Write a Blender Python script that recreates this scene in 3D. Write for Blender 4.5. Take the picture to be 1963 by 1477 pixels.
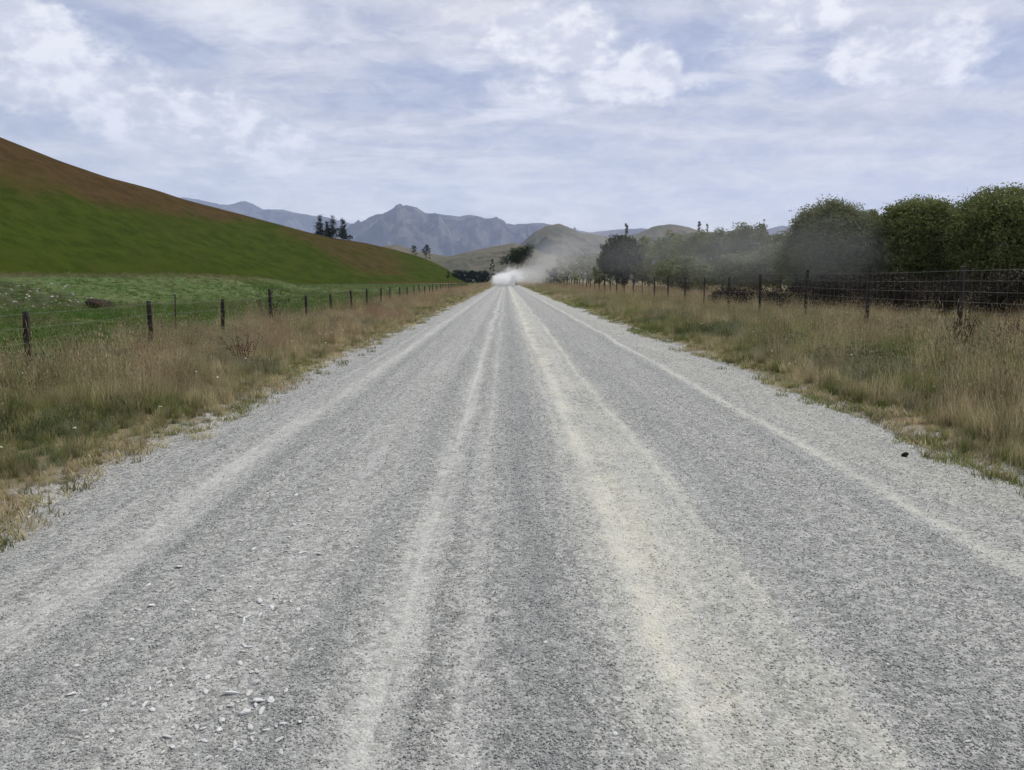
import bpy, math, random
import numpy as np
from mathutils import Vector, Matrix

for o in list(bpy.data.objects):
    bpy.data.objects.remove(o)
SC = bpy.context.scene
COL = SC.collection
R = math.radians

# ------------------------------------------------------------------ camera
PW, PH, F = 1963.0, 1477.0, 1480.0           # size of the photograph, focal length in its pixels
HOR, VPX, EYE = 537.0, 970.0, 1.6            # horizon row, vanishing point of the road, eye height
PITCH = math.atan((PH / 2 - HOR) / F)
YAW = math.atan((PW / 2 - VPX) / F)
cam_d = bpy.data.cameras.new('camera')
cam = bpy.data.objects.new('camera', cam_d)
COL.objects.link(cam)
cam.location = (0, 0, EYE)
cam.rotation_euler = (math.pi / 2 - PITCH, 0, -YAW)
cam_d.sensor_width = 36.0
cam_d.lens = F / PW * 36.0
cam_d.clip_start = 0.05
cam_d.clip_end = 80000
SC.camera = cam
CR = np.array(cam.rotation_euler.to_matrix())


def at(px, py, depth):
    """world point seen at a place of the photograph, DEPTH metres along the road"""
    r = CR @ np.array([(px - PW / 2) / F, (PH / 2 - py) / F, -1.0])
    r = r * (depth / r[1])
    return np.array([r[0], r[1], EYE + r[2]])


# ------------------------------------------------------------------ sun, sky, exposure
SUN_DIR = Vector((0.50, 0.42, 0.92)).normalized()
SUN_EL = math.asin(SUN_DIR.z)
SUN_AZ = math.atan2(SUN_DIR.x, SUN_DIR.y)
sun_d = bpy.data.lights.new('sun', 'SUN')
sun_d.energy = 3.3
sun_d.angle = R(4.0)
sun_d.color = (1.0, 0.955, 0.89)
sun = bpy.data.objects.new('sun', sun_d)
COL.objects.link(sun)
sun.rotation_euler = SUN_DIR.to_track_quat('Z', 'Y').to_euler()
sun.location = (60, 50, 120)

SC.view_settings.view_transform = 'Standard'
SC.view_settings.look = 'None'
SC.view_settings.exposure = 0.12
SC.view_settings.gamma = 1.0
SC.view_settings.use_curve_mapping = False
SC.render.engine = 'CYCLES'
SC.cycles.use_denoising = True
SC.cycles.max_bounces = 6
SC.cycles.diffuse_bounces = 2
SC.cycles.transmission_bounces = 3
SC.cycles.transparent_max_bounces = 6
SC.cycles.volume_bounces = 5
SC.cycles.sample_clamp_indirect = 6
SC.cycles.use_fast_gi = False
SC.cycles.volume_step_rate = 4.0
SC.cycles.volume_max_steps = 48
SC.cycles.use_adaptive_sampling = True
SC.cycles.adaptive_threshold = 0.02


class NT:
    """short hand for building node trees"""

    def __init__(self, tree):
        self.t = tree
        self.n = tree.nodes
        self.l = tree.links

    def new(self, kind, **kw):
        n = self.n.new(kind)
        for k, v in kw.items():
            setattr(n, k, v)
        return n

    def put(self, sock, v):
        if isinstance(v, bpy.types.NodeSocket):
            self.l.new(v, sock)
        elif v is not None:
            sock.default_value = v

    def math(self, op, a, b=None, c=None, clamp=False):
        n = self.new('ShaderNodeMath', operation=op, use_clamp=clamp)
        self.put(n.inputs[0], a)
        self.put(n.inputs[1], b)
        self.put(n.inputs[2], c)
        return n.outputs[0]

    def add(self, a, b): return self.math('ADD', a, b)
    def sub(self, a, b): return self.math('SUBTRACT', a, b)
    def mul(self, a, b): return self.math('MULTIPLY', a, b)

    def sstep(self, v, lo, hi, a=0.0, b=1.0):
        n = self.new('ShaderNodeMapRange', interpolation_type='SMOOTHSTEP')
        self.put(n.inputs['Value'], v)
        self.put(n.inputs['From Min'], lo)
        self.put(n.inputs['From Max'], hi)
        self.put(n.inputs['To Min'], a)
        self.put(n.inputs['To Max'], b)
        return n.outputs[0]

    def mix(self, fac, a, b, blend='MIX'):
        n = self.new('ShaderNodeMix', data_type='RGBA', blend_type=blend)
        n.clamp_factor = True
        self.put(n.inputs[0], fac)
        for s, v in ((n.inputs[6], a), (n.inputs[7], b)):
            self.put(s, (*v, 1.0) if isinstance(v, tuple) and len(v) == 3 else v)
        return n.outputs[2]

    def noise(self, vec, scale, detail=3.0, rough=0.55, dist=0.0, dims='3D'):
        n = self.new('ShaderNodeTexNoise', noise_dimensions=dims)
        self.put(n.inputs['Vector'], vec)
        self.put(n.inputs['Scale'], scale)
        self.put(n.inputs['Detail'], detail)
        self.put(n.inputs['Roughness'], rough)
        self.put(n.inputs['Distortion'], dist)
        return n.outputs[0]

    def mapping(self, vec, scale=(1, 1, 1), rot=(0, 0, 0), loc=(0, 0, 0)):
        n = self.new('ShaderNodeMapping')
        self.put(n.inputs[0], vec)
        n.inputs['Location'].default_value = loc
        n.inputs['Rotation'].default_value = rot
        n.inputs['Scale'].default_value = scale
        return n.outputs[0]

    def xyz(self, vec):
        n = self.new('ShaderNodeSeparateXYZ')
        self.put(n.inputs[0], vec)
        return n.outputs

    def comb(self, x, y, z):
        n = self.new('ShaderNodeCombineXYZ')
        for s, v in zip(n.inputs, (x, y, z)):
            self.put(s, v)
        return n.outputs[0]


def world_sky():
    w = bpy.data.worlds.new('World')
    SC.world = w
    w.use_nodes = True
    N = NT(w.node_tree)
    N.n.clear()
    out = N.new('ShaderNodeOutputWorld')
    bg = N.new('ShaderNodeBackground')
    bg.inputs['Strength'].default_value = 0.1
    N.l.new(bg.outputs[0], out.inputs['Surface'])
    sky = N.new('ShaderNodeTexSky', sky_type='NISHITA')
    sky.sun_disc = False
    sky.sun_elevation = SUN_EL
    sky.sun_rotation = SUN_AZ
    sky.altitude = 400
    sky.air_density = 1.0
    sky.dust_density = 1.2
    sky.ozone_density = 1.5
    tc = N.new('ShaderNodeTexCoord')
    D = tc.outputs['Generated']
    x, y, z = N.xyz(D)
    zc = N.math('MAXIMUM', z, 0.0)
    el = N.math('ARCSINE', z)
    az = N.math('ARCTAN2', x, y)
    # the cloud layers lie on level sheets: project the direction on to them
    inv = N.math('DIVIDE', 1.0, N.add(zc, 0.09))
    sheet = N.comb(N.mul(x, inv), N.mul(y, inv), 0.0)
    ae = N.comb(az, el, 0.0)
    # 1. thin high veil, drawn out into streaks
    sh1 = N.mapping(sheet, (0.75, 1.1, 1), (0, 0, R(32)), (3.1, 1.4, 0))
    n1 = N.noise(sh1, 1.5, 7, 0.62, 0.9)
    sh2 = N.mapping(sheet, (0.8, 1.9, 1), (0, 0, R(-28)), (7.2, 2.4, 0))
    n2 = N.noise(sh2, 1.7, 7, 0.66, 1.2)
    n3 = N.noise(N.mapping(ae, (2.6, 6.5, 1), (0, 0, R(17)), (2.7, 0.3, 0)), 3.4, 7, 0.64, 0.8)
    nn = N.add(N.add(N.mul(n1, 0.42), N.mul(n2, 0.33)), N.mul(n3, 0.25))
    veil = N.sstep(nn, 0.37, 0.555)
    low = N.sstep(el, 0.26, 0.02)                      # many layers stacked towards the horizon
    veil = N.math('MAXIMUM', veil, N.mul(low, 0.85))
    gap = None                                          # where the veil thins and the blue shows
    for px, py, hw, hh, wt in ((150, 65, 170, 45, 1.1), (330, 85, 130, 40, .7), (40, 240, 130, 22, .9), (1310, 85, 120, 40, 1.0), (1900, 110, 110, 40, .9),
                               (880, 140, 190, 22, .6), (1330, 168, 80, 13, 1.2), (1600, 150, 130, 26, .5), (640, 20, 120, 25, .45), (1180, 20, 120, 25, .5)):
        v = at(px, py, 1.0) - np.array([0, 0, EYE])
        v /= np.linalg.norm(v)
        da = N.mul(N.sub(az, math.atan2(v[0], v[1])), F / hw * 0.93)
        de = N.mul(N.sub(el, math.asin(v[2])), F / hh * 0.93)
        g = N.mul(N.math('EXPONENT', N.mul(N.add(N.mul(da, da), N.mul(de, de)), -0.75)), wt)
        gap = g if gap is None else N.math('MAXIMUM', gap, g)
    gap = N.sstep(N.add(gap, N.mul(N.sub(n2, 0.5), 1.1)), 0.1, 0.75)
    veil = N.mul(veil, N.sub(1.0, N.mul(gap, 0.92)))
    # 2. cumulus heaps: sparse everywhere, and those that stand over this valley
    wob = N.noise(N.mapping(ae, (1, 1.5, 1)), 9.0, 6, 0.6, 0.3)
    wob2 = N.noise(N.mapping(ae, (1, 1.7, 1), (0, 0, 0), (5, 1, 0)), 30.0, 5, 0.6, 0.2)
    puffs = [  # px, py, half width, half height in the photograph, weight
        (10, 75, 85, 60, 1.4), (60, 150, 130, 55, .8), (190, 160, 150, 50, .74), (330, 215, 200, 50, .78),
        (490, 275, 180, 40, .72), (1055, 65, 92, 38, 1.4), (1090, 110, 80, 30, .9), (1248, 138, 48, 36, 1.3),
        (1150, 165, 200, 34, .72), (1500, 30, 105, 40, .79), (1740, 105, 110, 50, .95), (1480, 105, 95, 52, .5),
        (1340, 150, 70, 11, .55), (480, 40, 140, 45, .62), (880, 130, 60, 16, .6), (700, 330, 330, 40, .45),
        (1020, 215, 130, 18, .5)]
    tot = soft = None
    for px, py, hw, hh, wt in puffs:
        v = at(px, py, 1.0) - np.array([0, 0, EYE])
        v /= np.linalg.norm(v)
        a0, e0 = math.atan2(v[0], v[1]), math.asin(v[2])
        da = N.mul(N.sub(az, a0), F / hw * 0.93)
        de = N.mul(N.sub(el, e0), F / hh * 0.93)
        r2 = N.add(N.mul(da, da), N.mul(de, de))
        g = N.mul(N.math('EXPONENT', N.mul(r2, -0.75)), wt)
        if wt < 0.7:
            soft = g if soft is None else N.math('MAXIMUM', soft, g)
        else:
            tot = g if tot is None else N.math('MAXIMUM', tot, g)
    far_n = N.noise(N.mapping(sheet, (0.5, 0.7, 1), (0, 0, 0), (11, 4, 0)), 1.3, 5, 0.55, 0.3)
    elsewhere = N.mul(N.sstep(far_n, 0.60, 0.72), 0.55)
    behind = N.math('MAXIMUM', N.sstep(N.math('ABSOLUTE', az), 0.62, 0.85), N.sstep(el, 0.42, 0.55))
    tot = N.math('MAXIMUM', tot, N.mul(elsewhere, behind))
    body = N.add(tot, N.add(N.mul(N.sub(wob, 0.5), 1.05), N.mul(N.sub(wob2, 0.5), 0.50)))
    heap = N.sstep(body, 0.30, 0.66)
    sb = N.add(soft, N.add(N.mul(N.sub(n2, 0.5), 1.3), N.add(N.mul(N.sub(wob, 0.5), 0.55), N.mul(N.sub(n3, 0.5), 0.8))))
    wash = N.sstep(sb, 0.18, 0.80)
    # colours (radiance before the 0.1 strength)
    blue = N.mix(0.75, sky.outputs[0], (3.6, 4.0, 5.6))
    greyn = N.noise(N.mapping(sheet, (0.7, 1.6, 1), (0, 0, R(10)), (1, 9, 0)), 1.7, 5, 0.55, 0.3)
    veil_c = N.mix(N.sstep(greyn, 0.36, 0.64), (5.3, 5.55, 6.5), (7.85, 7.85, 8.0))
    base = N.mix(N.mul(veil, 0.92), blue, veil_c)
    base = N.mix(N.mul(N.sstep(el, 0.24, 0.03), 0.8), base, N.mix(N.sstep(n3, .36, .64), (8.2, 8.5, 8.2), (10.8, 10.8, 10.0)))
    n4 = N.noise(N.mapping(ae, (2.2, 5.5, 1), (0, 0, R(12)), (4.4, 2.2, 0)), 10.0, 8, 0.68, 0.6)
    base = N.mix(N.sstep(n4, 0.36, 0.66), N.mix(0.22, base, (4.2, 4.5, 5.6)), N.mix(0.22, base, (9.6, 9.6, 9.8)))
    puff_c = N.mix(N.sstep(N.add(wob2, N.mul(wob, 0.8)), 0.75, 1.08), (6.6, 6.8, 7.5), (9.5, 9.55, 9.8))
    base = N.mix(N.mul(wash, 0.9), base, (8.9, 9.0, 9.3))
    full = N.mix(N.mul(heap, 0.93), base, puff_c)
    N.l.new(full, bg.inputs['Color'])


world_sky()
SC.world.cycles.sampling_method = 'MANUAL'
SC.world.cycles.sample_map_resolution = 256

# ------------------------------------------------------------------ helpers
rng = np.random.default_rng(7)
random.seed(7)


def link(o, parent=None):
    COL.objects.link(o)
    if parent is not None:
        o.parent = parent
    return o


def tag(o, label, cat, group=None):
    o['label'] = label
    o['category'] = cat
    if group:
        o['group'] = group
    return o


def thing(name, label, cat, loc=(0, 0, 0), rz=0.0, group=None):
    o = bpy.data.objects.new(name, None)
    o.empty_display_size = 0.2
    o.location = [float(v) for v in loc]
    o.rotation_euler = (0, 0, rz)
    link(o)
    return tag(o, label, cat, group)


def mesh(name, verts, faces, mat, smooth=False, attrs=None):
    """FACES: an (n,3) or (n,4) array, or a list of them"""
    verts = np.asarray(verts, dtype=np.float32)
    if isinstance(faces, np.ndarray):
        faces = [faces]
    me = bpy.data.meshes.new(name)
    me.vertices.add(len(verts))
    me.vertices.foreach_set('co', verts.ravel())
    loops = np.concatenate([np.asarray(f, dtype=np.int32).ravel() for f in faces])
    sizes = np.concatenate([np.full(len(f), np.asarray(f).shape[1], dtype=np.int32) for f in faces])
    me.loops.add(len(loops))
    me.loops.foreach_set('vertex_index', loops)
    me.polygons.add(len(sizes))
    starts = np.concatenate([[0], np.cumsum(sizes)[:-1]]).astype(np.int32)
    me.polygons.foreach_set('loop_start', starts)
    me.update(calc_edges=True)
    me.validate()
    for k, v in (attrs or {}).items():
        a = me.attributes.new(k, 'FLOAT', 'POINT')
        a.data.foreach_set('value', np.asarray(v, dtype=np.float32))
    if smooth:
        me.polygons.foreach_set('use_smooth', np.ones(len(sizes), dtype=bool))
    if mat is not None:
        me.materials.append(mat)
    return me


def obj(name, me, parent=None, loc=(0, 0, 0), rot=(0, 0, 0), scale=(1, 1, 1), kind=None):
    o = bpy.data.objects.new(name, me)
    o.location = [float(v) for v in loc]
    o.rotation_euler = [float(v) for v in rot]
    o.scale = [float(v) for v in scale]
    link(o, parent)
    if kind:
        o['kind'] = kind
    return o


def _hash(ix, iy, seed):
    h = (ix.astype(np.int64) * 374761393 + iy.astype(np.int64) * 668265263 + seed * 1442695041) & 0x7fffffff
    h = ((h ^ (h >> 13)) * 1274126177) & 0x7fffffff
    return ((h ^ (h >> 16)) & 0xffff) / 65535.0


def vnoise(x, y, seed=0):
    x = np.asarray(x, dtype=float); y = np.asarray(y, dtype=float)
    x0 = np.floor(x); y0 = np.floor(y)
    fx = x - x0; fy = y - y0
    fx = fx * fx * (3 - 2 * fx); fy = fy * fy * (3 - 2 * fy)
    a = _hash(x0, y0, seed); b = _hash(x0 + 1, y0, seed)
    c = _hash(x0, y0 + 1, seed); d = _hash(x0 + 1, y0 + 1, seed)
    return a + (b - a) * fx + (c - a) * fy + (a - b - c + d) * fx * fy


def fbm(x, y, oct=4, seed=0, gain=0.5):
    s = 0.0; a = 1.0; t = 0.0
    x = np.asarray(x, dtype=float); y = np.asarray(y, dtype=float)
    for k in range(oct):
        s = s + a * vnoise(x * 2 ** k + 17.3 * k, y * 2 ** k - 9.1 * k, seed + k)
        t += a; a *= gain
    return s / t


def ridged(x, y, oct=4, seed=0):
    s = 0.0; a = 1.0; t = 0.0
    for k in range(oct):
        s = s + a * (1 - np.abs(2 * vnoise(x * 2 ** k + 3.7 * k, y * 2 ** k + 5.9 * k, seed + k) - 1))
        t += a; a *= 0.5
    return s / t


def ss(x, lo, hi):
    t = np.clip((np.asarray(x, dtype=float) - lo) / (hi - lo), 0, 1)
    return t * t * (3 - 2 * t)


ROAD_L, ROAD_R, ROAD_END = -3.35, 4.15, 420.0
FENCE_L, FENCE_R = -7.5, 10.0


def edge_wob(y, seed):
    return (fbm(np.asarray(y) * 0.55, np.asarray(y) * 0 + seed, 4, seed) - 0.5) * 0.75


def ground_z(x, y):
    """height of the earth under the grass"""
    x = np.asarray(x, dtype=float); y = np.asarray(y, dtype=float)
    dl = ROAD_L - x
    dr = x - ROAD_R
    off = np.maximum(np.maximum(dl, dr), 0)
    z = -0.07 + 0.10 * ss(np.maximum(dl, dr), -0.35, 0.45)
    near = np.exp(-(np.hypot(x, y) / 400.0) ** 2)
    z = z + ss(off, 0.3, 2.5) * near * (0.22 * (fbm(x * 0.35, y * 0.35, 3, 5) - 0.5) + 0.05)
    # low terrace behind the left fence
    d1 = (-24.5 + (y - 37.0) * 0.31) - x
    d2 = (-0.250 * y) - x
    t = ss(d1 + 2.5 * (fbm(x * .12, y * .12, 3, 9) - .5), -1.0, 9.0) * ss(d2, 0.0, 9.0) * ss(y, 18, 34)
    z = z + t * (1.75 + 0.35 * (fbm(x * 0.08, y * 0.08, 3, 21) - 0.5)) * (1 - ss(y, 150, 230))
    return z


# ------------------------------------------------------------------ materials
def new_mat(name):
    m = bpy.data.materials.new(name)
    m.use_nodes = True
    N = NT(m.node_tree)
    N.n.clear()
    out = N.new('ShaderNodeOutputMaterial')
    return m, N, out


def principled(N, out, color, rough=0.9, normal=None, spec=0.25):
    p = N.new('ShaderNodeBsdfPrincipled')
    N.put(p.inputs['Base Color'], (*color, 1.0) if isinstance(color, tuple) else color)
    N.put(p.inputs['Roughness'], rough)
    p.inputs['Specular IOR Level'].default_value = spec
    if normal is not None:
        N.l.new(normal, p.inputs['Normal'])
    N.l.new(p.outputs[0], out.inputs['Surface'])
    return p


def bump(N, h, strength=0.5, dist=0.02):
    b = N.new('ShaderNodeBump')
    b.inputs['Strength'].default_value = strength
    b.inputs['Distance'].default_value = dist
    N.l.new(h, b.inputs['Height'])
    return b.outputs[0]


def geo_pos(N):
    return N.new('ShaderNodeNewGeometry').outputs['Position']


def bands(N, x, items):
    """sum of soft stripes along the road: (centre, half width, weight)"""
    tot = None
    for c, w, k in items:
        d = N.mul(N.sub(x, c), 1.0 / w)
        g = N.mul(N.math('EXPONENT', N.mul(N.mul(d, d), -1.0)), k)
        tot = g if tot is None else N.add(tot, g)
    return tot


LIGHT_RUTS = [(-2.26, 0.13, 0.85), (-0.47, 0.085, 1.0), (-0.17, 0.05, 0.5), (0.68, 0.09, 0.75), (1.25, 0.040, 0.7),
              (0.98, 0.26, 0.40), (2.86, 0.09, 0.72), (-1.15, 0.26, 0.28), (0.50, 0.035, .45), (-2.62, .05, .4)]
DARK_RUTS = [(-1.93, 0.10, 0.8), (-0.74, 0.10, 0.65), (0.16, 0.17, 0.95), (1.62, 0.22, 0.5), (2.58, 0.14, 0.7),
             (-1.55, .14, .3), (2.1, .2, .25), (-2.75, .22, .3), (-.31, .035, .5), (3.5, .30, .35)]
WARM_RUTS = [(0.70, 0.17, 0.85), (0.95, 0.30, 0.5), (1.24, 0.06, 0.4), (3.5, 0.4, 0.42), (-.45, .12, .1), (2.86, .09, .45)]


def gravel_tone(N, pos, stones):
    """colour of crushed rock by where the tyres sweep the dust; STONES is a random value for each stone"""
    x, y, z = N.xyz(pos)
    w = N.noise(N.mapping(pos, (1, 0.22, 1)), 1.1, 3, 0.5)
    w2 = N.noise(N.mapping(pos, (1, 0.5, 1)), 5.0, 3, 0.6)
    xw = N.add(x, N.add(N.mul(N.sub(w, 0.5), 0.42), N.mul(N.sub(w2, 0.5), 0.16)))
    streak = N.noise(N.mapping(pos, (9.0, 0.25, 1)), 1.0, 4, 0.6)
    patch = N.noise(N.mapping(pos, (1.0, 0.45, 1)), 1.7, 4, 0.6)
    hair = N.noise(N.mapping(pos, (26.0, 0.35, 1)), 1.0, 3, 0.6)
    crumb = N.noise(pos, 7.0, 4, 0.65)
    li = N.mul(bands(N, xw, LIGHT_RUTS), N.sstep(N.add(N.add(N.mul(streak, .3), N.mul(patch, .25)), N.add(N.mul(hair, .25), N.mul(crumb, .2))), 0.36, 0.62, 0.05, 1.25))
    da = N.mul(bands(N, xw, DARK_RUTS), N.sstep(patch, 0.25, 0.65, 0.5, 1.15))
    wa = N.mul(bands(N, xw, WARM_RUTS), N.sstep(N.add(N.mul(patch, .6), N.mul(crumb, .4)), 0.36, 0.62, 0.15, 1.3))
    cool = N.mix(stones, (0.148, 0.152, 0.142), (0.448, 0.447, 0.417))
    col = N.mix(N.mul(da, 0.50), cool, (0.190, 0.203, 0.198))
    col = N.mix(N.mul(li, 0.52), col, (0.54, 0.54, 0.50))
    col = N.mix(N.mul(wa, 0.40), col, (0.60, 0.575, 0.455))
    # fainter wash of dust
    col = N.mix(N.mul(N.sstep(streak, 0.45, 0.75), 0.25), col, (0.44, 0.45, 0.44))
    return col


def mat_road():
    m, N, out = new_mat('gravel')
    pos = geo_pos(N)
    warp = N.new('ShaderNodeVectorMath', operation='ADD')
    nz = N.new('ShaderNodeTexNoise')
    N.put(nz.inputs['Vector'], pos)
    nz.inputs['Scale'].default_value = 60
    sc = N.new('ShaderNodeVectorMath', operation='SCALE')
    N.l.new(nz.outputs[1], sc.inputs[0]); sc.inputs['Scale'].default_value = 0.02
    N.l.new(pos, warp.inputs[0]); N.l.new(sc.outputs[0], warp.inputs[1])
    v = N.new('ShaderNodeTexVoronoi', feature='F1')
    N.l.new(warp.outputs[0], v.inputs['Vector']); v.inputs['Scale'].default_value = 72.0
    v2 = N.new('ShaderNodeTexVoronoi', feature='F1')
    N.l.new(warp.outputs[0], v2.inputs['Vector']); v2.inputs['Scale'].default_value = 24.0
    r1 = N.xyz(v.outputs['Color'])[0]
    r2 = N.xyz(v2.outputs['Color'])[1]
    clump = N.noise(pos, 11.0, 3, 0.6)
    st = N.add(N.add(N.mul(r1, 0.55), N.mul(r2, 0.27)), N.mul(clump, 0.26))
    st = N.sstep(st, 0.15, 0.98)
    col = gravel_tone(N, pos, st)
    d = N.add(N.mul(v.outputs['Distance'], -1.0), N.mul(v2.outputs['Distance'], -0.6))
    principled(N, out, col, 0.92, bump(N, d, 0.75, 0.010), 0.2)
    return m


def mat_stone():
    m, N, out = new_mat('crushed_rock')
    pos = geo_pos(N)
    oi = N.new('ShaderNodeObjectInfo')
    fine = N.noise(pos, 180.0, 2, 0.6)
    st = N.add(N.mul(oi.outputs['Random'], 0.85), N.mul(fine, 0.25))
    col = gravel_tone(N, pos, N.sstep(st, 0.05, 1.05))
    principled(N, out, col, 0.9, bump(N, fine, 0.4, 0.003), 0.25)
    return m


def mat_pale_stone(name, lo, hi, spot):
    m, N, out = new_mat(name)
    tcn = N.new('ShaderNodeTexCoord')
    fine = N.noise(tcn.outputs['Object'], 3.0, 5, 0.65)
    oi = N.new('ShaderNodeObjectInfo')
    a = N.mix(oi.outputs['Random'], lo, hi)
    col = N.mix(N.sstep(fine, 0.4, 0.75), a, spot)
    principled(N, out, col, 0.88, bump(N, fine, 0.6, 0.05))
    return m


def mat_ground():
    m, N, out = new_mat('pasture')
    pos = geo_pos(N)
    x, y, z = N.xyz(pos)
    big = N.noise(pos, 0.09, 4, 0.6)
    mid = N.noise(pos, 0.9, 5, 0.65)
    fine = N.noise(pos, 14.0, 4, 0.7)
    green = N.mix(N.sstep(mid, 0.35, 0.65), (0.056, 0.095, 0.025), (0.090, 0.116, 0.042))
    green = N.mix(N.sstep(big, 0.5, 0.72), green, (0.150, 0.150, 0.070))
    dry = N.mix(N.sstep(mid, 0.33, 0.66), (0.115, 0.105, 0.050), (0.200, 0.155, 0.088))
    dry = N.mix(N.mul(N.sstep(big, 0.48, 0.68), 0.6), dry, (0.20, 0.120, 0.072))
    wob = N.mul(N.sub(mid, 0.5), 1.4)
    left = N.sstep(N.add(x, wob), FENCE_L + 0.5, FENCE_L - 0.6)
    col = N.mix(left, dry, green)
    # bare soil and rubble on the bank
    dx = N.mul(N.add(x, 26.0), 1 / 9.0)
    dy = N.mul(N.sub(y, 41.0), 1 / 6.0)
    spot = N.math('EXPONENT', N.mul(N.add(N.mul(dx, dx), N.mul(dy, dy)), -1.0))
    soil = N.sstep(N.add(spot, N.mul(N.sub(N.noise(pos, 2.0, 5, 0.7), 0.5), 2.6)), 0.55, 0.8)
    col = N.mix(N.mul(soil, 0.8), col, (0.050, 0.044, 0.026))
    # stony margin of the road
    e = N.math('MAXIMUM', N.sub(ROAD_L, x), N.sub(x, ROAD_R))
    e = N.add(e, N.mul(N.sub(N.noise(pos, 2.6, 4, 0.65), 0.5), 0.9))
    marg = N.sstep(e, 0.42, 0.02)
    st = N.mix(N.sstep(N.noise(pos, 60.0, 2, .6), .3, .7), (0.15, 0.15, 0.14), (0.46, 0.455, 0.43))
    col = N.mix(marg, col, st)
    principled(N, out, col, 0.95, bump(N, N.add(mid, N.mul(fine, 0.4)), 0.6, 0.05), 0.1)
    return m


def leafy(N, out, col, trans=0.35, rough=0.6):
    p = N.new('ShaderNodeBsdfPrincipled')
    N.l.new(col, p.inputs['Base Color'])
    p.inputs['Roughness'].default_value = rough
    p.inputs['Specular IOR Level'].default_value = 0.06
    t = N.new('ShaderNodeBsdfTranslucent')
    N.l.new(col, t.inputs['Color'])
    mx = N.new('ShaderNodeMixShader')
    mx.inputs[0].default_value = trans
    N.l.new(p.outputs[0], mx.inputs[1])
    N.l.new(t.outputs[0], mx.inputs[2])
    N.l.new(mx.outputs[0], out.inputs['Surface'])


def mat_grass(name, green, olive, tan, rust):
    """TINT of a tuft runs from green through olive and tan to rust; TIP is where on the blade"""
    m, N, out = new_mat(name)
    a = N.new('ShaderNodeAttribute', attribute_name='tint', attribute_type='INSTANCER')
    t = a.outputs['Fac']
    oi = N.new('ShaderNodeObjectInfo')
    b = N.new('ShaderNodeAttribute', attribute_name='tip')
    s = N.add(t, N.add(N.mul(N.sub(oi.outputs['Random'], 0.5), 0.62), N.mul(N.sub(b.outputs['Fac'], 0.45), 0.34)))
    c = N.mix(N.sstep(s, 0.10, 0.40), green, olive)
    c = N.mix(N.sstep(s, 0.38, 0.70), c, tan)
    c = N.mix(N.sstep(s, 0.76, 1.0), c, rust)
    v = N.new('ShaderNodeHueSaturation')
    N.put(v.inputs['Value'], N.sstep(N.math('FRACT', N.mul(oi.outputs['Random'], 7.31)), 0.0, 1.0, 0.62, 1.32))
    N.put(v.inputs['Color'], c)
    leafy(N, out, v.outputs[0], 0.42, 0.8)
    return m


def mat_leaf(name, dark, light, trans=0.3):
    m, N, out = new_mat(name)
    a = N.new('ShaderNodeAttribute', attribute_name='rnd')
    oi = N.new('ShaderNodeObjectInfo')
    s = N.add(N.mul(a.outputs['Fac'], 0.8), N.mul(oi.outputs['Random'], 0.2))
    leafy(N, out, N.mix(s, dark, light), trans)
    return m


def mat_bark(name, a, b, scale=6.0):
    m, N, out = new_mat(name)
    tcn = N.new('ShaderNodeTexCoord')
    n = N.noise(N.mapping(tcn.outputs['Object'], (1, 1, 0.12)), scale * 5, 5, 0.65)
    n2 = N.noise(tcn.outputs['Object'], scale * 0.6, 3, 0.6)
    s = N.add(N.mul(n, 0.7), N.mul(n2, 0.3))
    principled(N, out, N.mix(N.sstep(s, 0.35, 0.66), a, b), 0.9, bump(N, n, 0.7, 0.01), 0.2)
    return m


def mat_metal():
    m, N, out = new_mat('wire')
    principled(N, out, (0.16, 0.155, 0.145), 0.6)
    return m


def mat_hill():
    m, N, out = new_mat('hill_pasture')
    pos = geo_pos(N)
    br = N.new('ShaderNodeAttribute', attribute_name='brown').outputs['Fac']
    big = N.noise(pos, 0.035, 4, 0.6)
    mid = N.noise(N.mapping(pos, (1, 1, 2.2)), 0.16, 5, 0.62)
    fine = N.noise(pos, 0.9, 6, 0.75)
    g = N.mix(N.sstep(mid, 0.34, 0.66), (0.026, 0.042, 0.004), (0.044, 0.060, 0.007))
    g = N.mix(N.mul(N.sstep(big, 0.46, 0.70), 0.55), g, (0.046, 0.053, 0.009))
    b = N.mix(N.sstep(mid, 0.34, 0.66), (0.046, 0.032, 0.011), (0.074, 0.046, 0.020))
    b = N.mix(N.mul(N.sstep(big, 0.42, 0.68), 0.5), b, (0.066, 0.055, 0.015))
    f = N.sstep(N.add(br, N.mul(N.sub(N.add(mid, fine), 1.0), 0.50)), 0.22, 0.78)
    c = N.mix(f, g, b)
    c = N.mix(N.mul(N.sstep(fine, 0.48, 0.75), 0.45), c, (0.060, 0.056, 0.018))
    c = N.mix(N.mul(N.sstep(fine, 0.46, 0.30), 0.5), c, (0.016, 0.022, 0.004))
    principled(N, out, c, 0.95, bump(N, fine, 0.8, 0.6), 0.0)
    return m


def mat_mountain(name, a, b, c_, scale):
    m, N, out = new_mat(name)
    pos = geo_pos(N)
    n = N.noise(pos, scale, 6, 0.62)
    n2 = N.noise(pos, scale * 5, 5, 0.65)
    nor = N.new('ShaderNodeNewGeometry').outputs['Normal']
    steep = N.sstep(N.xyz(nor)[2], 0.9, 0.55)
    col = N.mix(N.sstep(n, 0.38, 0.62), a, b)
    col = N.mix(N.mul(N.sstep(N.add(n2, N.mul(steep, 0.25)), 0.45, 0.75), 0.7), col, c_)
    principled(N, out, col, 0.95, bump(N, n2, 0.6, 0.08 / scale), 0.08)
    return m


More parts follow.
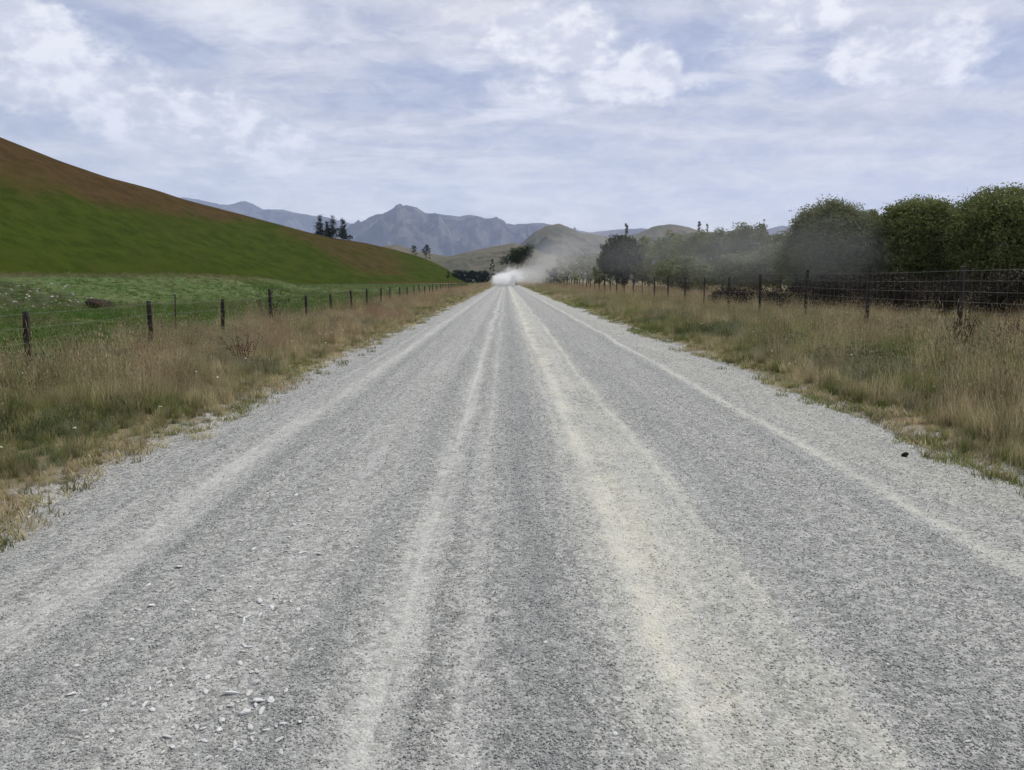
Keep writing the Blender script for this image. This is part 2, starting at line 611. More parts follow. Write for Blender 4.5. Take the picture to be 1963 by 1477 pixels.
M_ROAD = mat_road()
M_STONE = mat_stone()
M_PALE = mat_pale_stone('pale_rock', (0.36, 0.35, 0.29), (0.58, 0.56, 0.46), (0.30, 0.29, 0.24))
M_CHIP = mat_pale_stone('white_chip', (0.66, 0.66, 0.64), (0.86, 0.86, 0.84), (0.58, 0.58, 0.56))
M_GROUND = mat_ground()
M_VERGE = mat_grass('verge_grass', (0.150, 0.180, 0.055), (0.265, 0.250, 0.118), (0.460, 0.395, 0.240), (0.345, 0.235, 0.150))
M_SAGE = mat_grass('grey_green_herb', (0.110, 0.135, 0.055), (0.190, 0.210, 0.115), (0.290, 0.285, 0.185), (0.30, 0.25, 0.16))
M_PADD = mat_grass('paddock_grass', (0.080, 0.150, 0.030), (0.135, 0.185, 0.060), (0.240, 0.225, 0.115), (0.24, 0.19, 0.10))
M_WILLOW = mat_leaf('willow_leaf', (0.070, 0.092, 0.026), (0.230, 0.255, 0.092))
M_PALEW = mat_leaf('grey_willow_leaf', (0.095, 0.110, 0.052), (0.235, 0.250, 0.135))
M_DARKL = mat_leaf('dark_leaf', (0.020, 0.034, 0.014), (0.050, 0.072, 0.026))
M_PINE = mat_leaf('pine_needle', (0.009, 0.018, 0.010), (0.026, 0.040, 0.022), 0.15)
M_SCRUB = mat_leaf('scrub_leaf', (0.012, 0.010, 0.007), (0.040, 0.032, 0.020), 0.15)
M_FLOWER = mat_leaf('petal', (0.62, 0.60, 0.46), (0.78, 0.77, 0.70), 0.2)
M_DOCK = mat_leaf('dock_seed', (0.060, 0.026, 0.018), (0.13, 0.058, 0.040), 0.15)
M_DEAD = mat_leaf('dead_stem', (0.030, 0.024, 0.016), (0.075, 0.060, 0.040), 0.1)
M_BARK = mat_bark('bark', (0.045, 0.036, 0.028), (0.13, 0.11, 0.09))
M_TWIG = mat_bark('twig', (0.020, 0.015, 0.011), (0.060, 0.044, 0.032))
M_POST = mat_bark('weathered_post', (0.016, 0.013, 0.010), (0.058, 0.050, 0.040))
M_WIRE = mat_metal()
M_EARTH = mat_bark('earth', (0.011, 0.008, 0.005), (0.042, 0.028, 0.018), 2.0)
M_HILL = mat_hill()
M_MTN = mat_mountain('mountain_scree', (0.048, 0.047, 0.046), (0.100, 0.094, 0.082), (0.16, 0.152, 0.14), 0.0022)
M_FOOTHILL = mat_mountain('foothill_tussock', (0.090, 0.088, 0.045), (0.125, 0.105, 0.064), (0.062, 0.070, 0.032), 0.007)

# ------------------------------------------------------------------ the setting: ground, road, hills
def spaced(edges):
    out = []
    for a, b, s in edges:
        out.append(np.arange(a, b, s))
    out.append([edges[-1][1]])
    return np.concatenate(out)


def grid_faces(nu, nv):
    i = np.arange(nu * nv).reshape(nv, nu)
    return np.stack([i[:-1, :-1], i[:-1, 1:], i[1:, 1:], i[1:, :-1]], -1).reshape(-1, 4)


FAR = 15000.0
gx = spaced([(-FAR, -2000, 2600), (-2000, -300, 170), (-300, -70, 10), (-70, -12, 1.0), (-12, -6, 0.4), (-6, 6.4, 0.2),
             (6.4, 14, 0.4), (14, 60, 1.2), (60, 300, 12), (300, 2000, 170), (2000, FAR, 2600)])
gy = spaced([(-FAR, -2000, 2600), (-2000, -40, 140), (-40, 0, 2), (0, 30, 0.4), (30, 100, 1.0), (100, 300, 5),
             (300, 1000, 50), (1000, FAR, 700)])
X, Y = np.meshgrid(gx, gy)
Z = ground_z(X, Y)
obj('ground', mesh('ground', np.stack([X, Y, Z], -1).reshape(-1, 3), grid_faces(len(gx), len(gy)), M_GROUND, True),
    kind='structure')


def road_z(x, y):
    z = 0.0 * x
    for c, w, k in LIGHT_RUTS:
        z = z - 0.010 * k * np.exp(-((x - c) / (w * 1.1)) ** 2)
    for c, w, k in DARK_RUTS:
        z = z + 0.011 * k * np.exp(-((x - c) / (w * 1.1)) ** 2)
    z = z + 0.020 * (fbm(x * 2.2, y * 0.5, 4, 3) - 0.5) + 0.016 * (fbm(x * 9, y * 7, 3, 31) - 0.5)
    mid = (ROAD_L + ROAD_R) / 2
    z = z + 0.05 * (1 - ((x - mid) / 3.5) ** 2)
    fall = ss(np.maximum(ROAD_L - 0.05 - edge_wob(y, 2) - x, x - ROAD_R - edge_wob(y, 8) - 0.05), -0.15, 0.42)
    return z - 0.16 * fall


rx = np.arange(ROAD_L - 0.85, ROAD_R + 0.86, 0.05)
ry = spaced([(-30, 0, 1.0), (0, 14, 0.06), (14, 30, 0.2), (30, 100, 0.8), (100, ROAD_END, 4)])
X, Y = np.meshgrid(rx, ry)
Z = road_z(X, Y)
road = obj('road', mesh('road', np.stack([X, Y, Z], -1).reshape(-1, 3), grid_faces(len(rx), len(ry)), M_ROAD, True),
           kind='structure')


def range_mesh(name, ridge, front, back, mat, nu=300, nv=110, amp=0.25, freq=6.0, seed=1, rough=0.02, pw=1.15):
    """a range of hills: RIDGE points of the skyline (px, py, depth), FRONT and BACK how far its foot lies from the ridge per metre of height"""
    P = np.array([at(a, b, d) for a, b, d in ridge])
    s = np.concatenate([[0], np.cumsum(np.hypot(np.diff(P[:, 0]), np.diff(P[:, 1])))])
    u = np.linspace(0, s[-1], nu)
    C = np.stack([np.interp(u, s, P[:, k]) for k in range(3)], -1)
    dirn = np.array([P[-1, 0] - P[0, 0], P[-1, 1] - P[0, 1]])
    dirn /= np.linalg.norm(dirn)
    nrm = np.array([dirn[1], -dirn[0]])
    if nrm[1] > 0:
        nrm = -nrm
    h = np.maximum(C[:, 2], 2.0)
    hs = np.convolve(np.pad(h, 12, mode='edge'), np.ones(25) / 25, 'valid')
    h = h + hs * rough * (fbm(u / s[-1] * freq * 7, u * 0 + seed, 4, seed) - 0.5)
    v = np.concatenate([np.linspace(1, 0, nv), np.linspace(0, -1, nv // 2)[1:]])
    U, V = np.meshgrid(np.arange(nu), v)
    H = h[U]; HS = np.maximum(hs[U], hs.max() * 0.3)
    off = np.where(V >= 0, V * front * HS, V * back * HS)
    bx = C[U, 0] + nrm[0] * off
    by = C[U, 1] + nrm[1] * off
    t = np.abs(V)
    prof = (1 - t) ** pw
    prof = 0.6 * prof + 0.4 * (0.5 + 0.5 * np.cos(np.pi * t))
    L = s[-1] / freq
    spur = ridged(bx / L, by / L * 1.0, 5, seed) - 0.55
    Zz = H * prof + HS * amp * spur * (np.sin(np.pi * np.clip(t, 0, 1)) ** 1.5)
    Zz = np.where(t > 0.985, -15.0, Zz)
    me = mesh(name, np.stack([bx, by, Zz], -1).reshape(-1, 3), grid_faces(nu, len(v))[:, ::-1], mat, True)
    return obj(name, me, kind='structure')


# far blue range, its long shoulder and the peaks behind
range_mesh('mountain_range', [(150, 400, 12500), (300, 388, 12500), (350, 378, 12500), (395, 386, 12500), (440, 396, 12400), (455, 389, 12300),
                              (470, 385, 12200), (488, 393, 12200), (505, 402, 12200), (540, 402, 12100), (575, 410, 12000),
                              (620, 416, 12000), (665, 427, 12000), (720, 440, 12000), (800, 470, 12000)], 3.0, 2.0, M_MTN, amp=0.75, freq=10, seed=11)
range_mesh('mountain_range', [(600, 470, 9300), (640, 446, 9200), (690, 429, 9100), (712, 420, 9000), (735, 409, 9000), (760, 397, 9000), (778, 393, 9000),
                              (800, 399, 9000), (815, 408, 9000), (850, 412, 9000), (880, 415, 9000), (903, 412, 9000),
                              (925, 418, 9000), (948, 419, 9000), (965, 427, 9100), (985, 431, 9200), (1005, 429, 9300),
                              (1040, 428, 9400), (1080, 436, 9600), (1130, 446, 9700), (1180, 440, 9700), (1230, 438, 9700), (1300, 448, 9700), (1400, 458, 9700),
                              (1470, 440, 9700), (1500, 432, 9700), (1530, 440, 9700), (1650, 460, 9700), (1800, 480, 9700)],
           3.0, 2.0, M_MTN, nu=520, amp=0.85, freq=18, seed=23)
range_mesh('foothill', [(900, 520, 2900), (960, 492, 2900), (1000, 466, 2900), (1025, 445, 2900), (1045, 434, 2900), (1072, 429, 2900), (1090, 436, 2900), (1110, 446, 2900),
                        (1140, 450, 2900), (1180, 458, 2900), (1225, 447, 2900), (1255, 434, 2900), (1285, 430, 2900), (1320, 436, 2900),
                        (1360, 448, 2900), (1400, 443, 2900), (1440, 441, 2900), (1480, 455, 2900), (1560, 490, 2900)], 3.2, 2.0, M_FOOTHILL,
           nu=320, amp=0.42, freq=13, seed=37)
range_mesh('foothill', [(560, 500, 1750), (680, 478, 1750), (760, 470, 1750), (800, 482, 1750), (860, 492, 1750), (920, 478, 1750), (985, 466, 1750),
                        (1020, 476, 1750), (1060, 492, 1750), (1110, 505, 1750), (1180, 515, 1750), (1260, 528, 1750)], 3.6, 2.0, M_FOOTHILL,
           nu=300, amp=0.36, freq=12, seed=51)

# the near hill on the left: a spur that runs down to the road
HILL = [(-520, 60, 195), (-300, 130, 215), (-120, 215, 235), (0, 263, 250), (100, 304, 265), (200, 339, 280), (300, 365, 297), (350, 382, 305), (450, 408, 322),
        (540, 432, 340), (600, 448, 353), (640, 457, 365), (700, 466, 385), (760, 480, 400), (800, 491, 412), (830, 505, 420), (850, 519, 425),
        (866, 534, 430), (880, 546, 434)]
HP = np.array([at(a, b, d) for a, b, d in HILL])
nu, nv = 300, 110
hs_ = np.concatenate([[0], np.cumsum(np.hypot(np.diff(HP[:, 0]), np.diff(HP[:, 1])))])
u = np.linspace(0, hs_[-1], nu)
HC = np.stack([np.interp(u, hs_, HP[:, k]) for k in range(3)], -1)
ker = np.ones(9) / 9
for k in range(3):
    HC[:, k] = np.convolve(np.pad(HC[:, k], 4, mode='reflect', reflect_type='odd'), ker, 'valid')
HPX = np.interp(u, hs_, [a for a, b, c in HILL])
NRM = np.array([0.787, -0.617])


def hill_surface(ui, t):
    """point of the hill: UI index along the ridge, T 0 on the ridge to 1 at the near foot (negative: far side)"""
    h = np.maximum(HC[ui, 2], 0.0)
    D = 2.0 * h + 7.0
    off = np.where(t >= 0, t * D, t * (D * 1.1))
    bx = HC[ui, 0] + NRM[0] * off
    by = HC[ui, 1] + NRM[1] * off
    a = np.abs(t)
    prof = 0.62 * (1 - a) + 0.38 * (0.5 + 0.5 * np.cos(np.pi * a))
    z = h * prof
    env = np.sin(np.pi * np.clip(a, 0, 1)) ** 0.7
    z = z + env * (h * 0.10 + 0.5) * (fbm(bx * 0.022, by * 0.022, 4, 61) - 0.5) * 1.6
    # the rounded brown nose that comes forward off the ridge
    ax, ay, cx, cy = -99.0, 340.0, -48.0, 296.0
    lx, ly = cx - ax, cy - ay
    q = np.clip(((bx - ax) * lx + (by - ay) * ly) / (lx * lx + ly * ly), 0, 1)
    dist = np.hypot(bx - ax - q * lx, by - ay - q * ly)
    nose = np.exp(-(dist / 13.0) ** 2)
    z = z + nose * env * 1.8 - 0.4 * (a > 0.97)
    return bx, by, z, nose


v = np.concatenate([np.linspace(1, 0, nv), np.linspace(0, -1, nv // 3)[1:]])
U, V = np.meshgrid(np.arange(nu), v)
bx, by, bz, nose = hill_surface(U, V)
px = HPX[U]
lim = np.interp(px, [-600, 0, 120, 260, 380, 470, 560, 900], [0.52, 0.45, 0.43, 0.38, 0.28, 0.17, 0.10, 0.12])
wv = 0.16 * (fbm(bx * 0.05, by * 0.05, 4, 77) - 0.5)
brown = 1 - ss(np.where(V >= 0, V, 0) + wv, lim - 0.15, lim + 0.14)
brown = np.maximum(brown, 0.60 * nose * ss(px, 480, 580))
brown = np.maximum(brown, 0.75 * ss(V, 0.86, 0.98) * ss(px, 430, 620))
brown = np.maximum(brown, 0.95 * ss(px, 770, 850))
brown = np.maximum(brown, ss(px, 380, 560) * 0.60 * ss(fbm(bx * 0.03, by * 0.03, 3, 88), 0.40, 0.70))
obj('hill', mesh('hill', np.stack([bx, by, bz], -1).reshape(-1, 3), grid_faces(nu, len(v))[:, ::-1], M_HILL, True,
                 {'brown': brown.ravel()}), kind='structure')

# ------------------------------------------------------------------ scattering (geometry nodes) for what nobody could count
def scatter(name, pts, rot, scl, idx, tint, protos):
    """one object: PROTOS meshes instanced on the points PTS"""
    col = bpy.data.collections.new(name + '_pieces')
    for k, me in enumerate(protos):
        col.objects.link(bpy.data.objects.new('%s_piece_%02d' % (name, k), me))
    me = bpy.data.meshes.new(name)
    n = len(pts)
    me.vertices.add(n)
    me.vertices.foreach_set('co', np.asarray(pts, dtype=np.float32).ravel())
    for k, val, ty, dim in (('rot', rot, 'FLOAT_VECTOR', 'vector'), ('scl', scl, 'FLOAT_VECTOR', 'vector'),
                            ('idx', idx, 'INT', 'value'), ('tint', tint, 'FLOAT', 'value')):
        a = me.attributes.new(k, ty, 'POINT')
        a.data.foreach_set(dim, np.asarray(val, dtype=np.int32 if ty == 'INT' else np.float32).ravel())
    o = obj(name, me, kind='stuff')
    g = bpy.data.node_groups.new(name, 'GeometryNodeTree')
    g.interface.new_socket('Geometry', in_out='INPUT', socket_type='NodeSocketGeometry')
    g.interface.new_socket('Geometry', in_out='OUTPUT', socket_type='NodeSocketGeometry')
    i = g.nodes.new('NodeGroupInput'); q = g.nodes.new('NodeGroupOutput')
    ci = g.nodes.new('GeometryNodeCollectionInfo')
    ci.inputs['Collection'].default_value = col
    ci.inputs['Separate Children'].default_value = True
    ci.inputs['Reset Children'].default_value = True
    ip = g.nodes.new('GeometryNodeInstanceOnPoints')
    ip.inputs['Pick Instance'].default_value = True

    def named(k, ty):
        n_ = g.nodes.new('GeometryNodeInputNamedAttribute')
        n_.data_type = ty
        n_.inputs['Name'].default_value = k
        return n_.outputs['Attribute']
    er = g.nodes.new('FunctionNodeEulerToRotation')
    g.links.new(named('rot', 'FLOAT_VECTOR'), er.inputs[0])
    g.links.new(er.outputs[0], ip.inputs['Rotation'])
    g.links.new(named('scl', 'FLOAT_VECTOR'), ip.inputs['Scale'])
    g.links.new(named('idx', 'INT'), ip.inputs['Instance Index'])
    g.links.new(i.outputs[0], ip.inputs['Points'])
    g.links.new(ci.outputs[0], ip.inputs['Instance'])
    g.links.new(ip.outputs[0], q.inputs[0])
    mod = o.modifiers.new('scatter', 'NODES')
    mod.node_group = g
    return o


def ico():
    t = (1 + 5 ** 0.5) / 2
    v = np.array([(-1, t, 0), (1, t, 0), (-1, -t, 0), (1, -t, 0), (0, -1, t), (0, 1, t), (0, -1, -t), (0, 1, -t),
                  (t, 0, -1), (t, 0, 1), (-t, 0, -1), (-t, 0, 1)], dtype=float)
    f = np.array([(0, 11, 5), (0, 5, 1), (0, 1, 7), (0, 7, 10), (0, 10, 11), (1, 5, 9), (5, 11, 4), (11, 10, 2), (10, 7, 6), (7, 1, 8),
                  (3, 9, 4), (3, 4, 2), (3, 2, 6), (3, 6, 8), (3, 8, 9), (4, 9, 5), (2, 4, 11), (6, 2, 10), (8, 6, 7), (9, 8, 1)])
    return v / np.linalg.norm(v[0]), f


def subdivide(v, f):
    mid = {}
    v = [tuple(p) for p in v]
    out = []

    def m(a, b):
        k = (min(a, b), max(a, b))
        if k not in mid:
            p = np.array(v[a]) + np.array(v[b])
            v.append(tuple(p / np.linalg.norm(p)))
            mid[k] = len(v) - 1
        return mid[k]
    for a, b, c in f:
        x, y, z = m(a, b), m(b, c), m(c, a)
        out += [(a, x, z), (b, y, x), (c, z, y), (x, y, z)]
    return np.array(v), np.array(out)


def stone_mesh(name, mat, seed, sub=0, jag=0.28, flat=0.65):
    r = np.random.default_rng(seed)
    v, f = ico()
    if sub:
        v, f = subdivide(v, f)
    v = v * (1 + r.uniform(-jag, jag, (len(v), 1)))
    # knock flat facets off, as crushed rock has
    for k in range(5):
        n = r.normal(size=3); n /= np.linalg.norm(n)
        d = v @ n
        c = r.uniform(0.5, 0.85)
        v = v - np.outer(np.maximum(d - c, 0), n)
    v = v * np.array([1.0, r.uniform(0.6, 0.95), flat])
    return mesh(name, v, f, mat)


# loose gravel: thick between the wheel tracks, thin in them
def rut_weight(x):
    w = 0.5 + 0 * x
    for c, s, k in LIGHT_RUTS:
        w = w - 0.45 * k * np.exp(-((x - c) / s) ** 2)
    for c, s, k in DARK_RUTS:
        w = w + 0.42 * k * np.exp(-((x - c) / s) ** 2)
    return np.clip(w, 0.08, 1)


q = rng.random(400000)
ys = 1 / (1 / 1.9 - q * (1 / 1.9 - 1 / 40.0))
xs = rng.uniform(ROAD_L - 0.7, ROAD_R + 0.7, len(ys))
keep = (np.abs(xs) < 0.78 * ys + 0.8) & (rng.random(len(ys)) < rut_weight(xs + 0.1 * (fbm(xs * 2, ys * .5, 2, 4) - .5)) * (1 - ss(ys, 18, 39)))
xs, ys = xs[keep], ys[keep]
sz = (0.0024 + 0.0042 * rng.random(len(xs)) ** 2.2) * np.clip(ys / 4.0, 1, 9) ** 0.42
n = len(xs)
pz = np.maximum(road_z(xs, ys), ground_z(xs, ys)) + sz * 0.25
scatter('loose_gravel', np.stack([xs, ys, pz], -1), rng.uniform(-0.5, 0.5, (n, 3)) + np.array([0, 0, 1]) * rng.uniform(0, 6.28, (n, 1)),
        np.repeat(sz[:, None], 3, 1) * rng.uniform(0.8, 1.25, (n, 3)), rng.integers(0, 6, n), rng.random(n),
        [stone_mesh('gravel_stone', M_STONE, 100 + k) for k in range(6)])

# pale chips one can pick out on the near road: stones of the road
chips = [stone_mesh('stone', M_CHIP, 200 + k, 1, 0.10, 0.32) for k in range(6)]
spots = []
for k in range(215):
    px_, py_ = random.gauss(470, 105), random.uniform(880, 1460)
    px_ += (1180 - py_) * 0.40
    spots.append((px_, py_, random.uniform(0.0065, 0.013) * (1.5 if random.random() < 0.13 else 1)))
for k in range(60):
    py_ = random.uniform(900, 1470)
    spots.append((random.uniform(0, 1900), py_, random.uniform(0.006, 0.011)))
for a, b, s in ((443, 1335, .020), (478, 1335, .015), (520, 1352, .018), (490, 1358, .013), (468, 1195, .017), (500, 1155, .014), (527, 1150, .013), (320, 1418, .016),
                (252, 1228, .013), (402, 1135, .013), (483, 1296, .012), (370, 1022, .012), (645, 1050, .012), (1345, 1192, .012)):
    spots.append((a, b, s))
for a, b, s in spots:
    s *= 1.2
    r_ = CR @ np.array([(a - PW / 2) / F, (PH / 2 - b) / F, -1.0])
    q = r_ * (EYE - 0.03) / -r_[2]
    if not (ROAD_L < q[0] < ROAD_R):
        continue
    o = obj('stone', random.choice(chips), road, (q[0], q[1], float(road_z(q[0], q[1])) + s * 0.22),
            (random.uniform(-.35, .35), random.uniform(-.35, .35), random.uniform(0, 6.28)),
            (s * random.uniform(0.9, 1.6), s * random.uniform(.7, 1), s * random.uniform(.8, 1.1)))

# ------------------------------------------------------------------ grass
def blades(n, hmin, hmax, width, spread, lean, seed, head=0.0, head_len=0.10, head_w=0.010, segs=3):
    """a tuft: N curved tapering blades; with HEAD a share of them carry a seed head"""
    r = np.random.default_rng(seed)
    V, Fq, Ft, tip = [], [], [], []
    for k in range(n):
        a = r.uniform(0, 6.28); b = r.uniform(0, 6.28)
        base = np.array([math.cos(b), math.sin(b), 0]) * spread * math.sqrt(r.random())
        h = r.uniform(hmin, hmax)
        out = np.array([math.cos(a), math.sin(a), 0])
        side = np.array([-out[1], out[0], 0])
        ln = lean * r.uniform(0.2, 1.3)
        i0 = len(V)
        w = width * r.uniform(0.7, 1.3)
        for s in range(segs + 1):
            t = s / segs
            c = base + out * ln * h * t ** 1.9 + np.array([0, 0, h * (t - 0.18 * ln * t * t)])
            ww = w * (1 - t) ** 0.7
            if s == segs:
                V.append(c); tip.append(t)
            else:
                V += [c - side * ww, c + side * ww]; tip += [t, t]
        for s in range(segs - 1):
            j = i0 + 2 * s
            Fq.append((j, j + 1, j + 3, j + 2))
        j = i0 + 2 * (segs - 1)
        Ft.append((j, j + 1, j + 2))
        if r.random() < head:
            c = V[-1] - np.array([0, 0, head_len * 0.5])
            d = out * 0.35 + np.array([0, 0, 1]); d /= np.linalg.norm(d)
            j = len(V)
            hw = head_w * r.uniform(0.7, 1.2)
            V += [c, c + d * head_len * 0.4 + side * hw, c + d * head_len * 0.4 - side * hw * 0.5 + out * hw * 0.9,
                  c + d * head_len * 0.4 - side * hw * 0.5 - out * hw * 0.9, c + d * head_len]
            tip += [1.35] * 5
            Ft += [(j, j + 1, j + 2), (j, j + 2, j + 3), (j, j + 3, j + 1), (j + 4, j + 2, j + 1), (j + 4, j + 3, j + 2), (j + 4, j + 1, j + 3)]
    return np.array(V), [np.array(Fq), np.array(Ft)], np.array(tip)


def tuft(name, mat, *a, **k):
    V, Fc, tip = blades(*a, **k)
    return mesh(name, V, Fc, mat, False, {'tip': tip})


VERGE = [tuft('tuft', M_VERGE, 44, 0.14, 0.34, 0.0042, 0.10, 0.55, 1), tuft('tuft', M_VERGE, 44, 0.10, 0.30, 0.0042, 0.11, 0.75, 2),
         tuft('tuft', M_VERGE, 40, 0.18, 0.42, 0.0040, 0.10, 0.45, 3),
         tuft('stalks', M_VERGE, 34, 0.34, 0.62, 0.0017, 0.14, 0.22, 4, 0.6, 0.06, 0.0032), tuft('stalks', M_VERGE, 32, 0.40, 0.72, 0.0017, 0.14, 0.28, 5, 0.6, 0.07, 0.0034),
         tuft('stalks', M_VERGE, 34, 0.28, 0.55, 0.0018, 0.15, 0.36, 6, 0.5, 0.05, 0.0030),
         tuft('short', M_VERGE, 34, 0.03, 0.11, 0.0040, 0.09, 0.95, 7), tuft('short', M_VERGE, 30, 0.02, 0.09, 0.0040, 0.11, 1.1, 8),
         tuft('herb', M_SAGE, 36, 0.12, 0.36, 0.0045, 0.12, 0.6, 9, 0.3, 0.05, 0.006), tuft('herb', M_SAGE, 52, 0.08, 0.28, 0.0048, 0.13, 0.8, 10)]


def verge_points(side):
    px_, py_ = [], []
    for y0, y1, dens in ((1.5, 9, 120), (9, 17, 95), (17, 32, 62), (32, 60, 32), (60, 120, 14), (120, 330, 4.5)):
        if side < 0:
            lo, hi = FENCE_L - 1.0, ROAD_L + 0.35
        else:
            lo, hi = ROAD_R - 0.35, 26.0
        n = int((hi - lo) * (y1 - y0) * dens)
        x = rng.uniform(lo, hi, n); y = rng.uniform(y0, y1, n)
        keep = np.abs(x) < 0.80 * y + 2.5
        if side > 0:
            keep &= (x < FENCE_R + 1.5) | (rng.random(n) < 0.45)
        px_.append(x[keep]); py_.append(y[keep])
    return np.concatenate(px_), np.concatenate(py_)


for side, nm in ((-1, 'verge_grass'), (1, 'verge_grass')):
    x, y = verge_points(side)
    e = (ROAD_L - edge_wob(y, 2) - x) if side < 0 else (x - ROAD_R - edge_wob(y, 8))      # distance in from the gravel
    patchy = fbm(x * 1.3, y * 1.3, 3, 14)
    p_in = ss(e + (patchy - 0.5) * 0.7, -0.28, 0.25)
    keep = rng.random(len(x)) < np.maximum(p_in, 0.035 * (e > -0.5))
    x, y, e, patchy = x[keep], y[keep], e[keep], patchy[keep]
    n = len(x)
    tall = ss(e, 0.25, 1.7)
    patch = fbm(x * 0.9, y * 0.6, 5, 40 + side, 0.65)
    patch2 = fbm(x * 0.22, y * 0.12, 3, 60 + side)
    p_stalk = np.clip(0.16 + 0.6 * ss(patch, 0.36, 0.66), 0, 0.8) * (0.15 + 0.85 * tall) * 0.6
    rr = rng.random(n)
    idx = np.where(rr < p_stalk, rng.integers(3, 6, n), np.where(e < 0.22 + 0.5 * (patchy - .5), rng.integers(6, 8, n), rng.integers(0, 3, n)))
    herb = fbm(x * 0.7, y * 0.45, 4, 130 + side)
    idx = np.where((idx < 6) & (e > 0.3) & (rng.random(n) < 0.85 * ss(herb, 0.54, 0.66)), rng.integers(8, 10, n), idx)
    dry = ss(y, 14, 55)
    if side < 0:
        green_patch = np.exp(-((x + 6.2) / 1.6) ** 2 - ((y - 9.0) / 2.2) ** 2)
        tint = 0.46 + 1.25 * (patch - 0.5) + 0.75 * (patch2 - 0.5) + 0.16 * dry - 0.28 * green_patch
        tint += 0.22 * np.exp(-((x + 4.6) / 1.0) ** 2 - ((y - 13.5) / 4) ** 2)
        tint -= 0.25 * ss(-x, 6.8, 7.8) * (y < 45)
    else:
        tint = 0.30 + 1.05 * (patch - 0.5) + 0.7 * (patch2 - 0.5) + 0.12 * dry + 0.12 * ss(x, 8, 11)
        tint -= 0.16 * np.exp(-((x - 7.5) / 1.3) ** 2 - ((y - 13) / 5) ** 2)
    tint = tint - 0.04 * (1 - tall) + 0.08 * (idx >= 3) * (idx < 6)
    far = 1 + 0.35 * ss(y, 20, 90)
    s = rng.uniform(0.6, 1.3, n) * (0.55 + 0.45 * tall) * (0.62 + 0.8 * ss(fbm(x * 1.6, y * 1.2, 3, 170 + side), 0.3, 0.72))
    s = s * (0.80 if side < 0 else 0.92)
    s = np.where((idx == 6) | (idx == 7), rng.uniform(0.7, 1.4, n), s)
    sx = s * far * np.where(y > 30, 1 + 0.7 * ss(y, 30, 110), 1)
    scl = np.stack([sx, sx, s * (1 + 0.1 * ss(y, 20, 90))], -1)
    rot = np.stack([rng.normal(0, 0.12, n), rng.normal(0, 0.12, n), rng.uniform(0, 6.28, n)], -1)
    pz = np.maximum(ground_z(x, y), np.where(e < 0.3, road_z(x, y), -1)) - 0.01
    o = scatter(nm, np.stack([x, y, pz], -1), rot, scl, idx, tint, VERGE)

PADD = [tuft('sward', M_PADD, 30, 0.05, 0.16, 0.0055, 0.13, 0.8, 11), tuft('sward', M_PADD, 30, 0.04, 0.13, 0.0055, 0.15, 0.9, 12),
        tuft('sward_stalk', M_PADD, 16, 0.15, 0.36, 0.0035, 0.12, 0.4, 13, 0.6, 0.07, 0.010)]
px_, py_ = [], []
for y0, y1, dens, x1 in ((6, 20, 34, 20), (20, 45, 22, 46), (45, 90, 9, 75), (90, 300, 1.2, 110)):
    n = int((x1 - 7.6) * (y1 - y0) * dens)
    x = -rng.uniform(7.4, x1, n); y = rng.uniform(y0, y1, n)
    keep = (np.abs(x) < 0.76 * y + 3)
    px_.append(x[keep]); py_.append(y[keep])
x = np.concatenate(px_); y = np.concatenate(py_); n = len(x)
patch = fbm(x * 0.3, y * 0.3, 4, 91)
tint = 0.22 + 1.1 * (patch - 0.5) + 0.30 * ss(ground_z(x, y), 0.8, 1.7)
bare = np.exp(-((x + 26) / 9) ** 2 - ((y - 41) / 6) ** 2) * 0.45
keep = rng.random(n) > bare
x, y, patch, tint = x[keep], y[keep], patch[keep], tint[keep]
n = len(x)
idx = np.where(rng.random(n) < 0.10 + 0.3 * ss(patch, 0.5, 0.7), 2, rng.integers(0, 2, n))
s = rng.uniform(0.7, 1.3, n)
sx = s * (1 + 0.7 * ss(y, 35, 120))
scatter('paddock_grass', np.stack([x, y, ground_z(x, y) - 0.01], -1), np.stack([rng.normal(0, .1, n), rng.normal(0, .1, n), rng.uniform(0, 6.28, n)], -1),
        np.stack([sx, sx, s], -1), idx, tint, PADD)


# white flower heads on thin stems, scattered through the verges and the paddock
def flower_mesh(seed):
    r = np.random.default_rng(seed)
    V, Fc, rnd = [], [], []
    for k in range(9):
        a = r.uniform(0, 6.28); q = 0.02 * math.sqrt(r.random())
        c = np.array([math.cos(a) * q, math.sin(a) * q, 0.45 + r.uniform(-.012, .008)])
        j = len(V)
        for m_ in range(5):
            V.append(c + 0.009 * np.array([math.cos(m_ * 1.2566 + a), math.sin(m_ * 1.2566 + a), r.uniform(-.2, .2)]))
        rnd += [r.random()] * 5
        Fc += [(j, j + 1, j + 2), (j, j + 2, j + 3), (j, j + 3, j + 4)]
    me = mesh('flower_head', np.array(V), np.array(Fc), M_FLOWER, False, {'rnd': rnd})
    return me


n = 330
x = np.concatenate([-rng.uniform(3.5, 7.4, 150), rng.uniform(4.3, 9.5, 90), -rng.uniform(8, 30, 90)])
y = np.concatenate([rng.uniform(5, 30, 150) , rng.uniform(6, 30, 90), rng.uniform(10, 40, 90)])
hgt = np.concatenate([rng.uniform(0.6, 1.05, 240), rng.uniform(.4, .8, 90)])
scatter('white_flowers', np.stack([x, y, ground_z(x, y)], -1), np.stack([rng.normal(0, .2, n), rng.normal(0, .2, n), rng.uniform(0, 6.28, n)], -1),
        np.stack([rng.uniform(.55, 1.0, n)] * 2 + [hgt], -1), rng.integers(0, 3, n), rng.random(n), [flower_mesh(300 + k) for k in range(3)])

